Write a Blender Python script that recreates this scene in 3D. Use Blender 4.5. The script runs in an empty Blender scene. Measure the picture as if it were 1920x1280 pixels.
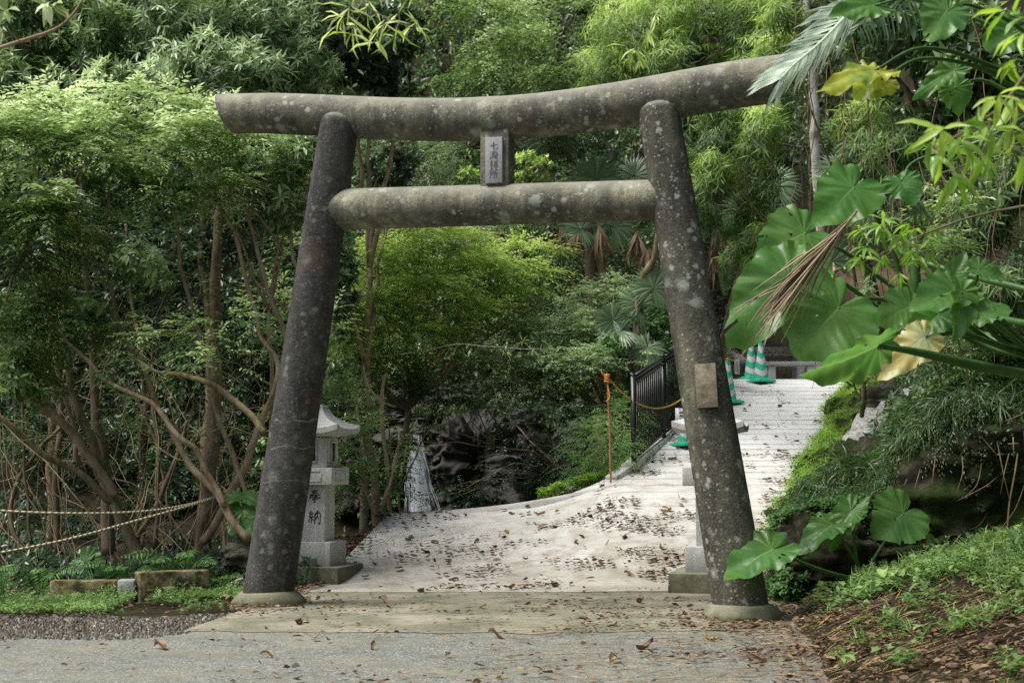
SUN_AZ, SKY, SUN, SUN_ANG = 248, .15, 5.0, 32
LEAFK = 1.9
def LEAFK_TINT(n): return not any(w in n for w in ('fallen', 'dead', 'gravel', 'palm'))
import bpy, math, random
import numpy as np
from mathutils import Vector, Matrix, noise as mnoise
RNG = np.random.default_rng(7)
random.seed(7)
sc = bpy.context.scene
COL = sc.collection
# ------------------------------------------------------------------ camera
F = 1920 * 50 / 36.0
CH = 1.2
TH = math.atan(240 / F)
CT, ST = math.cos(TH), math.sin(TH)
cam_d = bpy.data.cameras.new('camera')
cam_d.lens = 50; cam_d.sensor_width = 36; cam_d.clip_end = 2000; cam_d.clip_start = .05
cam_d.dof.use_dof = True; cam_d.dof.focus_distance = 12.8; cam_d.dof.aperture_fstop = 4.0
cam = bpy.data.objects.new('camera', cam_d); COL.objects.link(cam)
cam.location = (0, 0, CH); cam.rotation_euler = (math.pi / 2 + TH, 0, 0)
sc.camera = cam

def P(px, py, D):
    """world point seen at photo pixel (px,py) whose distance in front is D"""
    u = (px - 960) / F; v = (640 - py) / F
    k = D / (CT - v * ST)
    return np.array((u * k, D, CH + (ST + v * CT) * k))
def G(px, py, z=0.0):
    v = (640 - py) / F
    up = ST + v * CT
    k = (z - CH) / up
    return np.array(((px - 960) / F * k, (CT - v * ST) * k, z))
def proj(p):
    """photo pixel of world points"""
    p = np.asarray(p, float); q = p - np.array((0, 0, CH)); f = q[..., 1] * CT + q[..., 2] * ST; u_ = -q[..., 1] * ST + q[..., 2] * CT
    return 960 + F * q[..., 0] / f, 640 - F * u_ / f
def PX(n, D):  # n photo pixels at distance D in metres
    return n * D / F

# ------------------------------------------------------------------ small maths
def nrm(a):
    a = np.asarray(a, float)
    return a / (np.linalg.norm(a, axis=-1, keepdims=True) + 1e-9)
_nd = nrm(np.random.default_rng(3).normal(size=(9, 3)))
_np = np.random.default_rng(4).uniform(0, 6.28, 9)
_nf = np.array([1, 1.3, 1.7, 2.1, 2.6, 3.1, 3.9, 4.7, 5.9])
def fnoise(p, s=1.0):
    """cheap smooth noise, about -1..1"""
    p = np.asarray(p, float) * s
    a = p @ _nd.T * _nf + _np
    a = a + 1.3 * np.sin(a[..., ::-1] * .7)
    return (np.sin(a) / np.sqrt(_nf)).sum(-1) / 2.6
def sstep(a, b, x):
    t = np.clip((np.asarray(x, float) - a) / (b - a), 0, 1)
    return t * t * (3 - 2 * t)
def catmull(pts, n):
    pts = np.asarray(pts, float)
    if len(pts) < 3:
        t = np.linspace(0, 1, n + 1)[:, None]
        return pts[0] * (1 - t) + pts[-1] * t
    q = np.vstack([2 * pts[0] - pts[1], pts, 2 * pts[-1] - pts[-2]])
    out = []
    for i in range(1, len(q) - 2):
        for k in range(n):
            t = k / n
            out.append(.5 * (2 * q[i] + (q[i + 1] - q[i - 1]) * t + (2 * q[i - 1] - 5 * q[i] + 4 * q[i + 1] - q[i + 2]) * t * t
                             + (3 * q[i] - q[i - 1] - 3 * q[i + 1] + q[i + 2]) * t ** 3))
    out.append(pts[-1])
    return np.array(out)

# ------------------------------------------------------------------ mesh collector
class MB:
    def __init__(s):
        s.v = []; s.f = []; s.a = []; s.uv = []; s.n = 0
    def add(s, v, f, a=0.5, uv=None):
        v = np.asarray(v, float).reshape(-1, 3)
        s.v.append(v)
        s.a.append(np.broadcast_to(np.asarray(a, float), (len(v),)))
        s.uv.append(np.zeros((len(v), 2)) if uv is None else np.asarray(uv, float))
        if isinstance(f, np.ndarray):
            s.f.append(f + s.n)
        else:
            d = {}
            for q in f: d.setdefault(len(q), []).append(q)
            for k in d: s.f.append(np.array(d[k], int) + s.n)
        s.n += len(v)
        return s
    def tube(s, pts, r, seg=8, sub=4, wob=0.0, caps=True, a=0.5, smooth=True):
        pts = np.asarray(pts, float)
        r = np.broadcast_to(np.asarray(r, float), (len(pts),))
        if smooth and len(pts) > 2:
            q = catmull(np.hstack([pts, r[:, None]]), sub)
        else: q = np.hstack([pts, r[:, None]])
        p = q[:, :3]; rr = q[:, 3]
        if wob:
            w = np.stack([fnoise(p + k * 7.7, 2.2) for k in range(3)], -1)
            env = np.ones(len(p)); env[0] = 0; env[-1] = 0
            p = p + w * wob * env[:, None]
        t = nrm(np.gradient(p, axis=0))
        ref = np.array((0, 0, 1.)) if abs(t[0][2]) < .8 else np.array((0, 1., 0))
        ang = np.arange(seg) * 2 * math.pi / seg
        V = []
        x = nrm(np.cross(ref, t[0]))
        for i in range(len(p)):
            x = nrm(x - t[i] * (x @ t[i])); y = np.cross(t[i], x)
            V.append(p[i] + rr[i] * (np.cos(ang)[:, None] * x + np.sin(ang)[:, None] * y))
        V = np.array(V).reshape(-1, 3)
        m = len(p)
        i, j = np.meshgrid(np.arange(m - 1), np.arange(seg), indexing='ij')
        j2 = (j + 1) % seg
        Fq = np.stack([i * seg + j, i * seg + j2, (i + 1) * seg + j2, (i + 1) * seg + j], -1).reshape(-1, 4)
        uv = np.stack([np.tile(np.arange(seg) / seg, m), np.repeat(np.arange(m) / max(1, m - 1), seg)], -1)
        n0 = s.n
        s.add(V, Fq, a, uv)
        if caps:
            s.f.append(np.array([[n0 + k for k in range(seg)][::-1]]))
            s.f.append(np.array([[n0 + (m - 1) * seg + k for k in range(seg)]]))
        return s
    def box(s, c, h, R=None, taper=1.0, a=0.5):
        """centre, half sizes, optional 3x3 axes (rows); taper scales the top"""
        c = np.asarray(c, float)
        R = np.eye(3) if R is None else np.asarray(R, float)
        v = []
        for z in (-1, 1):
            k = taper if z > 0 else 1
            for x, y in ((-1, -1), (1, -1), (1, 1), (-1, 1)):
                v.append(c + x * h[0] * k * R[0] + y * h[1] * k * R[1] + z * h[2] * R[2])
        f = [(0, 3, 2, 1), (4, 5, 6, 7), (0, 1, 5, 4), (1, 2, 6, 5), (2, 3, 7, 6), (3, 0, 4, 7)]
        return s.add(v, f, a)
    def bar(s, p, q, w, d, a=0.5, up=(0, 0, 1)):
        """square bar from p to q"""
        p = np.asarray(p, float); q = np.asarray(q, float)
        t = nrm(q - p); u = np.asarray(up, float)
        if abs(t @ u) > .95: u = np.array((0, 1., 0))
        x = nrm(np.cross(t, u)); y = np.cross(x, t)
        return s.box((p + q) / 2, (w, d, np.linalg.norm(q - p) / 2), np.array([x, y, t]), a=a)
    def grid(s, V, a=0.5, uv=None, wrap=False):
        """V: (m,n,3)"""
        V = np.asarray(V, float); m, n, _ = V.shape
        i, j = np.meshgrid(np.arange(m - 1), np.arange(n if wrap else n - 1), indexing='ij')
        j2 = (j + 1) % n
        Fq = np.stack([i * n + j, i * n + j2, (i + 1) * n + j2, (i + 1) * n + j], -1).reshape(-1, 4)
        a = a if np.isscalar(a) else np.asarray(a).reshape(-1)
        return s.add(V.reshape(-1, 3), Fq, a, None if uv is None else np.asarray(uv).reshape(-1, 2))
    def build(s, name, mat, parent=None, smooth=False, origin=None, bevel=0, sharp=None):
        v = np.vstack(s.v); a = np.concatenate(s.a); uv = np.vstack(s.uv)
        o0 = np.zeros(3)
        if parent is not None: o0 = np.array(parent['_o'])
        elif origin is not None: o0 = np.asarray(origin, float)
        me = bpy.data.meshes.new(name)
        loops = np.concatenate([f.reshape(-1) for f in s.f]).astype(np.int32)
        sizes = np.concatenate([np.full(len(f), f.shape[1]) for f in s.f]).astype(np.int32)
        me.vertices.add(len(v)); me.vertices.foreach_set('co', (v - o0).astype(np.float32).reshape(-1))
        me.loops.add(len(loops)); me.loops.foreach_set('vertex_index', loops)
        me.polygons.add(len(sizes))
        me.polygons.foreach_set('loop_start', np.concatenate([[0], np.cumsum(sizes)[:-1]]).astype(np.int32))
        try: me.polygons.foreach_set('loop_total', sizes)
        except Exception: pass
        at = me.attributes.new('v', 'FLOAT', 'POINT'); at.data.foreach_set('value', a.astype(np.float32))
        ul = me.uv_layers.new(name='UVMap')
        ul.data.foreach_set('uv', uv[loops].astype(np.float32).reshape(-1))
        if smooth: me.polygons.foreach_set('use_smooth', np.ones(len(sizes), bool))
        me.update(calc_edges=True); me.validate()
        if mat is not None: me.materials.append(mat)
        if sharp and smooth:
            try: me.set_sharp_from_angle(angle=math.radians(sharp))
            except Exception: pass
        o = bpy.data.objects.new(name, me); COL.objects.link(o)
        if parent is not None:
            o.parent = parent; o['_o'] = [float(x) for x in o0]
            # a child's own location stays at the parent's origin
        else:
            o.location = o0; o['_o'] = [float(x) for x in o0]
        if bevel:
            b = o.modifiers.new('bevel', 'BEVEL'); b.width = bevel; b.segments = 2; b.limit_method = 'ANGLE'; b.angle_limit = math.radians(40)
        return o
def thing(name, label, cat, loc, group=None):
    o = bpy.data.objects.new(name, None); COL.objects.link(o)
    o.location = [float(x) for x in loc]; o['_o'] = [float(x) for x in loc]
    o.empty_display_size = .2
    return tag(o, label, cat, group)
def tag(o, label=None, cat=None, group=None, kind=None):
    if label: o['label'] = label
    if cat: o['category'] = cat
    if group: o['group'] = group
    if kind: o['kind'] = kind
    return o
def axes(yaw):
    c, s_ = math.cos(yaw), math.sin(yaw)
    return np.array([(c, s_, 0), (-s_, c, 0), (0, 0, 1)])

# ------------------------------------------------------------------ node helpers
class NT:
    def __init__(s, name):
        s.m = bpy.data.materials.new(name); s.m.use_nodes = True
        s.t = s.m.node_tree; s.t.nodes.clear()
        s.out = s.n('ShaderNodeOutputMaterial')
        s.tc = None
    def n(s, t, **k):
        n = s.t.nodes.new(t)
        for a, b in k.items(): setattr(n, a, b)
        return n
    def l(s, a, b): s.t.links.new(a, b)
    def set(s, sock, v):
        if hasattr(v, 'links'): s.l(v, sock)
        else: sock.default_value = v
    def co(s, scale=(1, 1, 1), kind='Object', rot=(0, 0, 0)):
        if s.tc is None: s.tc = s.n('ShaderNodeTexCoord')
        m = s.n('ShaderNodeMapping'); s.l(s.tc.outputs[kind], m.inputs[0])
        m.inputs['Scale'].default_value = scale; m.inputs['Rotation'].default_value = rot
        return m.outputs[0]
    def pos(s, scale=(1, 1, 1)):
        g = s.n('ShaderNodeNewGeometry'); m = s.n('ShaderNodeMapping'); s.l(g.outputs['Position'], m.inputs[0])
        m.inputs['Scale'].default_value = scale
        return m.outputs[0]
    def noise(s, co, sc_=5, det=4, rough=.6, dist=0):
        n = s.n('ShaderNodeTexNoise'); s.l(co, n.inputs['Vector'])
        n.inputs['Scale'].default_value = sc_; n.inputs['Detail'].default_value = det
        n.inputs['Roughness'].default_value = rough; n.inputs['Distortion'].default_value = dist
        return n.outputs['Fac']
    def vor(s, co, sc_=5, feat='F1', out='Distance', rnd=1):
        n = s.n('ShaderNodeTexVoronoi', feature=feat); s.l(co, n.inputs['Vector'])
        n.inputs['Scale'].default_value = sc_; n.inputs['Randomness'].default_value = rnd
        return n.outputs[out]
    def ramp(s, x, stops, mode='LINEAR'):
        n = s.n('ShaderNodeValToRGB'); s.set(n.inputs[0], x)
        r = n.color_ramp; r.interpolation = mode
        while len(r.elements) < len(stops): r.elements.new(.5)
        for e, (p, c) in zip(r.elements, stops):
            e.position = p
            e.color = (c, c, c, 1) if np.isscalar(c) else (*c, 1)
        return n.outputs[0]
    def mix(s, f, a, b, mode='MIX'):
        n = s.n('ShaderNodeMix', data_type='RGBA', blend_type=mode)
        s.set(n.inputs[0], f)
        for sock, v in ((n.inputs[6], a), (n.inputs[7], b)):
            s.set(sock, (*v, 1) if isinstance(v, tuple) and len(v) == 3 else v)
        return n.outputs[2]
    def math(s, op, a, b=0.0, c=None):
        n = s.n('ShaderNodeMath', operation=op); s.set(n.inputs[0], a); s.set(n.inputs[1], b)
        if c is not None: s.set(n.inputs[2], c)
        return n.outputs[0]
    def attr(s, name='v'):
        n = s.n('ShaderNodeAttribute'); n.attribute_name = name
        return n.outputs['Fac']
    def sep(s, v):
        n = s.n('ShaderNodeSeparateXYZ'); s.l(v, n.inputs[0]); return n.outputs
    def bump(s, h, strength=.3, dist=.01, nrm_=None):
        n = s.n('ShaderNodeBump'); s.l(h, n.inputs['Height'])
        n.inputs['Strength'].default_value = strength; n.inputs['Distance'].default_value = dist
        if nrm_ is not None: s.l(nrm_, n.inputs['Normal'])
        return n.outputs[0]
    def bsdf(s, col, rough=.8, spec=.3, normal=None, metal=0.0):
        b = s.n('ShaderNodeBsdfPrincipled')
        s.set(b.inputs['Base Color'], (*col, 1) if isinstance(col, tuple) else col)
        s.set(b.inputs['Roughness'], rough); b.inputs['Specular IOR Level'].default_value = spec
        b.inputs['Metallic'].default_value = metal
        if normal is not None: s.l(normal, b.inputs['Normal'])
        return b
    def done(s, b):
        s.l(b.outputs[0], s.out.inputs[0]); return s.m

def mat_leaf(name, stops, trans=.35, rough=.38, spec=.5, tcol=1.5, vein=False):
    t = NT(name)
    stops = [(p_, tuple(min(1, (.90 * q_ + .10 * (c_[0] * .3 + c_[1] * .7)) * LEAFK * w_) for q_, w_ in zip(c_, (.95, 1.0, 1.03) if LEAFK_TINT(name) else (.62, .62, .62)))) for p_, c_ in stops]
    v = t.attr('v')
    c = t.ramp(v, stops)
    g = t.n('ShaderNodeNewGeometry')
    b = t.bsdf(c, rough, spec)
    tr = t.n('ShaderNodeBsdfTranslucent')
    hs = t.n('ShaderNodeHueSaturation'); t.l(c, hs.inputs['Color'])
    hs.inputs['Value'].default_value = tcol; hs.inputs['Hue'].default_value = .49; hs.inputs['Saturation'].default_value = 1.1
    t.l(hs.outputs[0], tr.inputs[0])
    mx = t.n('ShaderNodeMixShader'); mx.inputs[0].default_value = trans
    t.l(b.outputs[0], mx.inputs[1]); t.l(tr.outputs[0], mx.inputs[2])
    t.l(mx.outputs[0], t.out.inputs[0])
    return t.m
def mat_plain(name, c1, c2, scale=6, rough=.8, spec=.3, bump=.3, det=6, bscale=None, bdist=.01, stretch=(1, 1, 1)):
    t = NT(name)
    co = t.co(stretch)
    n = t.noise(co, scale, det, .65)
    c = t.ramp(n, [(.3, c1), (.7, c2)])
    n2 = t.noise(co, bscale or scale * 4, 5, .7)
    return t.done(t.bsdf(c, rough, spec, t.bump(n2, bump, bdist)))
# ------------------------------------------------------------------ materials
def mat_gate(name, dark=1.0, tint=(1, 1, 1), lich=1.0, cracks=False):
    t = NT(name)
    co = t.pos()
    grain = t.vor(co, 62)
    n1 = t.noise(co, 2.2, 6, .65)
    n2 = t.noise(t.pos((3.2, 3.2, .8)), 1.6, 5, .6)
    fine = t.noise(co, 60, 4, .7)
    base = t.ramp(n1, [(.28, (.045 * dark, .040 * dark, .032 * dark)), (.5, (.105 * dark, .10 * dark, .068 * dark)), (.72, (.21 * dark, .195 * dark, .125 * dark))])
    base = t.mix(t.ramp(n2, [(.4, 0.), (.65, .75)]), base, (.05 * dark * tint[0], .047 * dark * tint[1], .042 * dark * tint[2]))
    # pale exposed aggregate
    g = t.ramp(t.math('ADD', grain, t.math('MULTIPLY', fine, .35)), [(.2, .45), (.7, 1.5)])
    base = t.mix(1.0, base, g, 'MULTIPLY')
    if cracks: base = t.mix(.65, base, t.ramp(n1, [(.3, (.028, .028, .030)), (.7, (.085, .084, .086))]))
    streak = t.noise(t.pos((9, 9, .7)), 1.0, 5, .6)
    base = t.mix(1.0, base, t.ramp(streak, [(.35, .62), (.65, 1.2)]), 'MULTIPLY')
    base = t.mix(1.0, base, t.ramp(t.noise(co, 17, 6, .75), [(.3, (.62, .62, .58)), (.7, (1.42, 1.40, 1.26))]), 'MULTIPLY')
    sp = t.ramp(t.noise(co, 75, 3, .7), [(.54, 0.), (.66, .6)])
    base = t.mix(sp, base, (.27, .25, .22))
    # rust-brown stain patches
    base = t.mix(t.ramp(t.noise(co, 3.1, 3, .5), [(.6, 0.), (.75, .45)]), base, (.15, .09, .045))
    # upward faces paler, in patches
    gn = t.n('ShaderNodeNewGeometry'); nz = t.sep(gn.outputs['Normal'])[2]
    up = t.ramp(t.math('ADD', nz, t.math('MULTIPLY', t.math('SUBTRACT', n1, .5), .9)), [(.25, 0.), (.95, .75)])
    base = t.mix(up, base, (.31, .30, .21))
    base = t.mix(t.ramp(nz, [(.0, .45), (.35, 0.)]), base, t.mix(.5, base, (.03, .028, .015)))  # downward and upright faces darkened, underside shade painted into the stone
    base = t.mix(1.0, base, (.90, .94, 1.06), 'MULTIPLY')
    # lichen: rings and blotches
    wob = t.noise(co, 26, 5, .7)
    for s_, th, soft, amt, cc in ((4.2, .20, .07, .7, (.36, .38, .33)), (9.0, .21, .06, .75, (.42, .44, .39)), (24, .22, .06, .6, (.40, .41, .35))):
        v = t.vor(co, s_)
        d = t.math('ADD', v, t.math('MULTIPLY', t.math('SUBTRACT', wob, .5), .6))
        m = t.ramp(d, [(max(0, th - soft), amt), (th + soft, 0.)])
        mask = t.ramp(t.noise(co, 1.3 + s_ * .12, 3, .5), [(.44, 0.), (.54, lich)])
        base = t.mix(t.math('MULTIPLY', m, mask), base, cc)
    if cracks:
        z = t.sep(t.pos())[2]
        w = t.math('MULTIPLY', t.math('SUBTRACT', t.noise(co, 5, 4, .6), .5), .16)
        zz = t.math('ADD', z, w)
        for zc, wd in ((1.64, .007), (1.39, .005), (1.1, .0035)):
            d = t.math('ABSOLUTE', t.math('SUBTRACT', zz, zc))
            m = t.ramp(t.math('MULTIPLY', d, 10), [(0, .75), (wd * 10, 0.)])
            m = t.math('MULTIPLY', m, t.ramp(t.noise(co, 3, 3, .5), [(.38, 0.), (.5, 1.)]))
            base = t.mix(m, base, (.36, .34, .3))
    h = t.math('ADD', t.math('MULTIPLY', grain, -.6), fine)
    nb = t.bump(h, .55, .006)
    nb = t.bump(t.noise(co, 9, 4, .6), .35, .02, nb)
    return t.done(t.bsdf(base, .92, .18, nb))
M = {}
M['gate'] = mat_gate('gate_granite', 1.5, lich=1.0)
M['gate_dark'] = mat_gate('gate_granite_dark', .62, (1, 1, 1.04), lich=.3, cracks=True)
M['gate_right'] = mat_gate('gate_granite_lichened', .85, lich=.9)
def mat_granite(name, k=1.0, warm=False):
    t = NT(name); co = t.pos()
    a = t.noise(co, 150, 3, .8); b = t.vor(co, 130, out='Color')
    c = t.ramp(a, [(.38, (.10 * k, .10 * k, .10 * k)), (.5, (.36 * k, .36 * k, .35 * k)), (.62, (.62 * k, .62 * k, .60 * k))])
    big = t.noise(co, 3, 5, .6)
    c = t.mix(t.ramp(big, [(.4, 0.), (.75, .6)]), c, (.30, .29, .22) if warm else (.36, .36, .31))
    z = t.sep(co)[2]
    st = t.math('ADD', t.math('MULTIPLY', z, .9), t.math('MULTIPLY', big, 1.1))
    c = t.mix(t.ramp(st, [(.55, .6), (1.15, 0.)]), c, (.20, .195, .13))
    c = t.mix(t.ramp(t.noise(t.pos((7, 7, .6)), 1.0, 5, .6), [(.5, 0.), (.72, .45)]), c, (.22, .21, .17))
    return t.done(t.bsdf(c, .75, .3, t.bump(a, .25, .003)))
M['granite'] = mat_granite('lantern_granite', 1.3)
t = NT('mossy_plinth'); co = t.pos()
c = t.ramp(t.noise(co, 5, 6, .7), [(.3, (.06, .06, .035)), (.5, (.17, .165, .11)), (.7, (.30, .29, .22))])
gn = t.n('ShaderNodeNewGeometry')
c = t.mix(t.ramp(t.sep(gn.outputs['Normal'])[2], [(.4, 0.), (.9, .55)]), c, (.36, .35, .25))
c = t.mix(t.ramp(t.noise(co, 60, 3, .7), [(.5, 0.), (.7, .5)]), c, (.09, .11, .04))
c = t.mix(1.0, c, (.72, .72, .70), 'MULTIPLY')
c = t.mix(t.ramp(t.vor(co, 22), [(.1, .5), (.2, 0.)]), c, (.3, .3, .25))
M['plinth'] = t.done(t.bsdf(c, .95, .15, t.bump(t.noise(co, 40, 5, .7), .5, .01)))
M['ink'] = mat_plain('black_engraved_paint', (.006, .006, .006), (.02, .02, .02), 30, .6)
M['shadow'] = mat_plain('dark_hollow', (.02, .02, .018), (.05, .05, .045), 30, .9)
t = NT('name_plate_stone'); co = t.pos()
c = t.ramp(t.noise(co, 70, 5, .75), [(.3, (.17, .165, .17)), (.55, (.34, .33, .34)), (.75, (.48, .47, .47))])
M['plate'] = t.done(t.bsdf(c, .85, .2, t.bump(t.noise(co, 90, 3, .7), .6, .004)))
t = NT('tan_plate'); co = t.pos()
c = t.ramp(t.noise(co, 16, 6, .7), [(.3, (.10, .085, .055)), (.5, (.21, .185, .13)), (.68, (.30, .27, .2))])
c = t.mix(t.ramp(t.vor(co, 28), [(.12, .6), (.2, 0.)]), c, (.42, .40, .33))
M['tanplate'] = t.done(t.bsdf(c, .9, .2, t.bump(t.noise(co, 50, 4, .7), .6, .005)))
# ramp concrete
def mat_ramp():
    t = NT('pale_concrete'); co = t.pos(); xyz = t.sep(co)
    n = t.noise(co, 1.1, 6, .62)
    c = t.ramp(n, [(.3, (.26, .25, .205)), (.52, (.41, .405, .355)), (.75, (.54, .54, .50))])
    # paler up the ramp, its glare painted into the concrete; stains thin out
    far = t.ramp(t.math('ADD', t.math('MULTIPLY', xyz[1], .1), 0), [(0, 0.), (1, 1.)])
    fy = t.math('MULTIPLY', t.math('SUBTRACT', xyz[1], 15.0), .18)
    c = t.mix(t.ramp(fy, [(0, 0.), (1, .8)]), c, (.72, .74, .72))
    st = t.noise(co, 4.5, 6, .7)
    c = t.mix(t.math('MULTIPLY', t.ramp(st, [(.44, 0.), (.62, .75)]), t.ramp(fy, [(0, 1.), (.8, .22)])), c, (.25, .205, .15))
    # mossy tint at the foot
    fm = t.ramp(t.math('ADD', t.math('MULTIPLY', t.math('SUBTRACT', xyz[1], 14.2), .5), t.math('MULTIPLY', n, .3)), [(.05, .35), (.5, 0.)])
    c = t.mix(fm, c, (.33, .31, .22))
    # grooves cast across the steep part
    w = t.math('FRACT', t.math('ADD', t.math('MULTIPLY', xyz[1], 3.3), t.math('MULTIPLY', t.noise(t.pos((1, 1, 1)), 2.5, 5, .6), .16)))
    gline = t.ramp(t.math('ABSOLUTE', t.math('SUBTRACT', w, .5)), [(.0, 1.), (.06, .8), (.13, 0.)])
    gm = t.ramp(t.math('SUBTRACT', t.math('ADD', xyz[1], t.math('MULTIPLY', xyz[0], .25)), 17.3), [(0, 0.), (.8, 1.)])
    g = t.math('MULTIPLY', gline, gm)
    patch = t.ramp(t.noise(t.pos((.7, 1.2, 1)), 1.6, 5, .6), [(.38, .15), (.62, .85)])
    c = t.mix(t.math('MULTIPLY', g, patch), c, (.17, .155, .13))
    fine = t.noise(co, 90, 4, .7)
    c = t.mix(t.ramp(fine, [(.45, 0.), (.7, .25)]), c, (.30, .28, .25))
    h = t.math('ADD', t.math('MULTIPLY', fine, .25), t.math('MULTIPLY', g, -1.2))
    return t.done(t.bsdf(c, .85, .25, t.bump(h, .5, .015)))
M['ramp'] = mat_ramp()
t = NT('rough_spill_concrete'); co = t.pos()
n = t.noise(co, 3.5, 8, .7)
c = t.ramp(n, [(.3, (.22, .21, .18)), (.48, (.48, .475, .43)), (.7, (.68, .68, .63))])
c = t.mix(t.ramp(t.noise(t.pos((1, 1, 1)), 9, 6, .75), [(.5, 0.), (.66, .75)]), c, (.09, .085, .05))
M['chute'] = t.done(t.bsdf(c, .9, .2, t.bump(t.math('ADD', n, t.noise(co, 25, 6, .7)), 1.0, .035)))
def mat_apron():
    t = NT('mossy_concrete'); co = t.pos(); xyz = t.sep(co)
    n = t.noise(co, 1.6, 7, .65)
    c = t.ramp(n, [(.3, (.105, .115, .075)), (.48, (.19, .185, .125)), (.62, (.30, .27, .20)), (.78, (.38, .35, .28))])
    c = t.mix(t.ramp(t.noise(co, 7, 5, .7), [(.45, 0.), (.75, .6)]), c, (.10, .115, .075))
    c = t.mix(t.ramp(t.noise(co, 70, 3, .7), [(.5, 0.), (.7, .4)]), c, (.36, .34, .28))
    return t.done(t.bsdf(c, .85, .25, t.bump(t.noise(co, 45, 5, .7), .45, .008)))
M['apron'] = mat_apron()
def mat_road():
    t = NT('old_asphalt'); co = t.pos(); xyz = t.sep(co)
    c = t.ramp(t.vor(co, 85, out='Color'), [(.05, (.07, .076, .068)), (.5, (.16, .17, .152)), (.8, (.27, .28, .25)), (.95, (.45, .45, .41))])
    n = t.noise(t.pos((.7, 1.4, 1)), 1.3, 5, .6)
    c = t.mix(t.ramp(n, [(.42, 0.), (.68, .6)]), c, (.25, .235, .165))
    c = t.mix(t.ramp(t.noise(co, 2.4, 6, .7), [(.45, 0.), (.7, .65)]), c, (.11, .12, .08))
    c = t.mix(t.ramp(t.math('MULTIPLY', t.math('SUBTRACT', xyz[0], 1.0), .35), [(0, 0.), (1, .6)]), c, (.19, .16, .11))
    return t.done(t.bsdf(c, .8, .3, t.bump(t.vor(co, 85), .6, .008)))
M['road'] = mat_road()
def mat_soil():
    t = NT('forest_soil'); co = t.pos()
    c = t.ramp(t.noise(co, 2.2, 8, .7), [(.3, (.012, .010, .007)), (.5, (.028, .022, .014)), (.7, (.055, .043, .027))])
    c = t.mix(t.ramp(t.noise(co, 1.1, 5, .6), [(.5, 0.), (.65, .7)]), c, (.025, .045, .012))
    return t.done(t.bsdf(c, .95, .1, t.bump(t.noise(co, 20, 6, .7), .8, .03)))
M['soil'] = mat_soil()
def mat_bank():
    t = NT('mossy_rock'); co = t.pos()
    s_ = t.noise(t.pos((1, 1, 1.8)), 3.4, 10, .75, .3)
    c = t.ramp(s_, [(.36, (.012, .011, .008)), (.5, (.04, .036, .024)), (.62, (.12, .108, .075))])
    m = t.ramp(t.noise(co, 1.7, 6, .65), [(.42, 0.), (.58, .95)])
    c = t.mix(m, c, t.ramp(t.noise(co, 22, 6, .8), [(.3, (.018, .035, .008)), (.7, (.07, .12, .018))]))
    return t.done(t.bsdf(c, .95, .15, t.bump(t.math('ADD', s_, t.noise(co, 26, 8, .8)), 1.0, .05)))
M['bank'] = mat_bank()
def mat_rock(name, a, b, wet=.72):
    t = NT(name); co = t.pos()
    n = t.noise(t.pos((1, 1, 1.8)), 1.3, 9, .68, .5)
    c = t.ramp(n, [(.3, a), (.7, b)])
    c = t.mix(t.ramp(t.vor(t.pos((1, 1, 2)), 1.8, 'DISTANCE_TO_EDGE'), [(0, .8), (.03, 0.)]), c, (.01, .01, .008))
    return t.done(t.bsdf(c, wet, .5, t.bump(t.math('ADD', n, t.noise(t.pos((1, 1, 1.6)), 7, 8, .72)), .8, .05)))
M['rock'] = mat_rock('wet_cliff_rock', (.009, .0085, .007), (.055, .050, .042))
M['rock2'] = mat_rock('mossy_boulder', (.02, .022, .012), (.12, .115, .075), .85)
def mat_bark(name, a, b, c3, sc_=7):
    t = NT(name); co = t.pos((1, 1, .35))
    n = t.noise(co, sc_ * 2.5, 6, .7)
    c = t.ramp(n, [(.3, a), (.6, b)])
    c = t.mix(t.ramp(t.noise(t.pos(), 3.2, 4, .6), [(.52, 0.), (.64, .7)]), c, c3)
    return t.done(t.bsdf(c, .9, .15, t.bump(n, .7, .02)))
M['bark'] = mat_bark('brown_bark', (.13, .092, .056), (.36, .27, .17), (.36, .34, .25))
M['bark_red'] = mat_bark('reddish_bark', (.07, .052, .034), (.20, .145, .095), (.17, .155, .11))
M['bark_green'] = mat_bark('algae_bark', (.07, .06, .03), (.22, .185, .10), (.28, .28, .19))
M['bark_pale'] = mat_bark('pale_smooth_bark', (.34, .31, .26), (.75, .72, .65), (.16, .12, .085), 3)
M['bark_peel'] = mat_bark('peeling_bark', (.12, .07, .045), (.42, .32, .24), (.50, .47, .42), 5)
M['bark_yellow'] = mat_bark('yellowish_bark', (.17, .13, .07), (.36, .28, .17), (.33, .31, .23))
M['twig'] = mat_plain('dry_twig', (.09, .055, .03), (.24, .17, .10), 20)
M['black'] = mat_plain('black_powder_coat', (.008, .008, .008), (.02, .02, .02), 20, .35, .5, .05)
M['orange'] = mat_plain('orange_paint', (.26, .10, .05), (.44, .18, .095), 22, .55, .4)
M['steel'] = mat_plain('worn_grey_paint', (.20, .205, .20), (.40, .40, .38), 14, .6, .3)
M['wallgrey'] = mat_plain('dark_grey_wall', (.035, .035, .037), (.075, .073, .072), 2, .8)
M['column'] = mat_plain('light_grey_column', (.30, .31, .31), (.50, .50, .49), 4, .8)
M['slab'] = mat_plain('mossy_table_concrete', (.07, .07, .05), (.30, .29, .24), 14, .9, .2, .5)
M['tile'] = mat_plain('reddish_roof', (.05, .035, .022), (.13, .085, .055), 9, .9, .2, .6)
M['paper'] = mat_plain('laminated_paper', (.55, .57, .55), (.72, .73, .72), 8, .5)
M['cone_green'] = mat_plain('cone_green', (.02, .36, .22), (.07, .54, .37), 9, .5, .4, .1)
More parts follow.
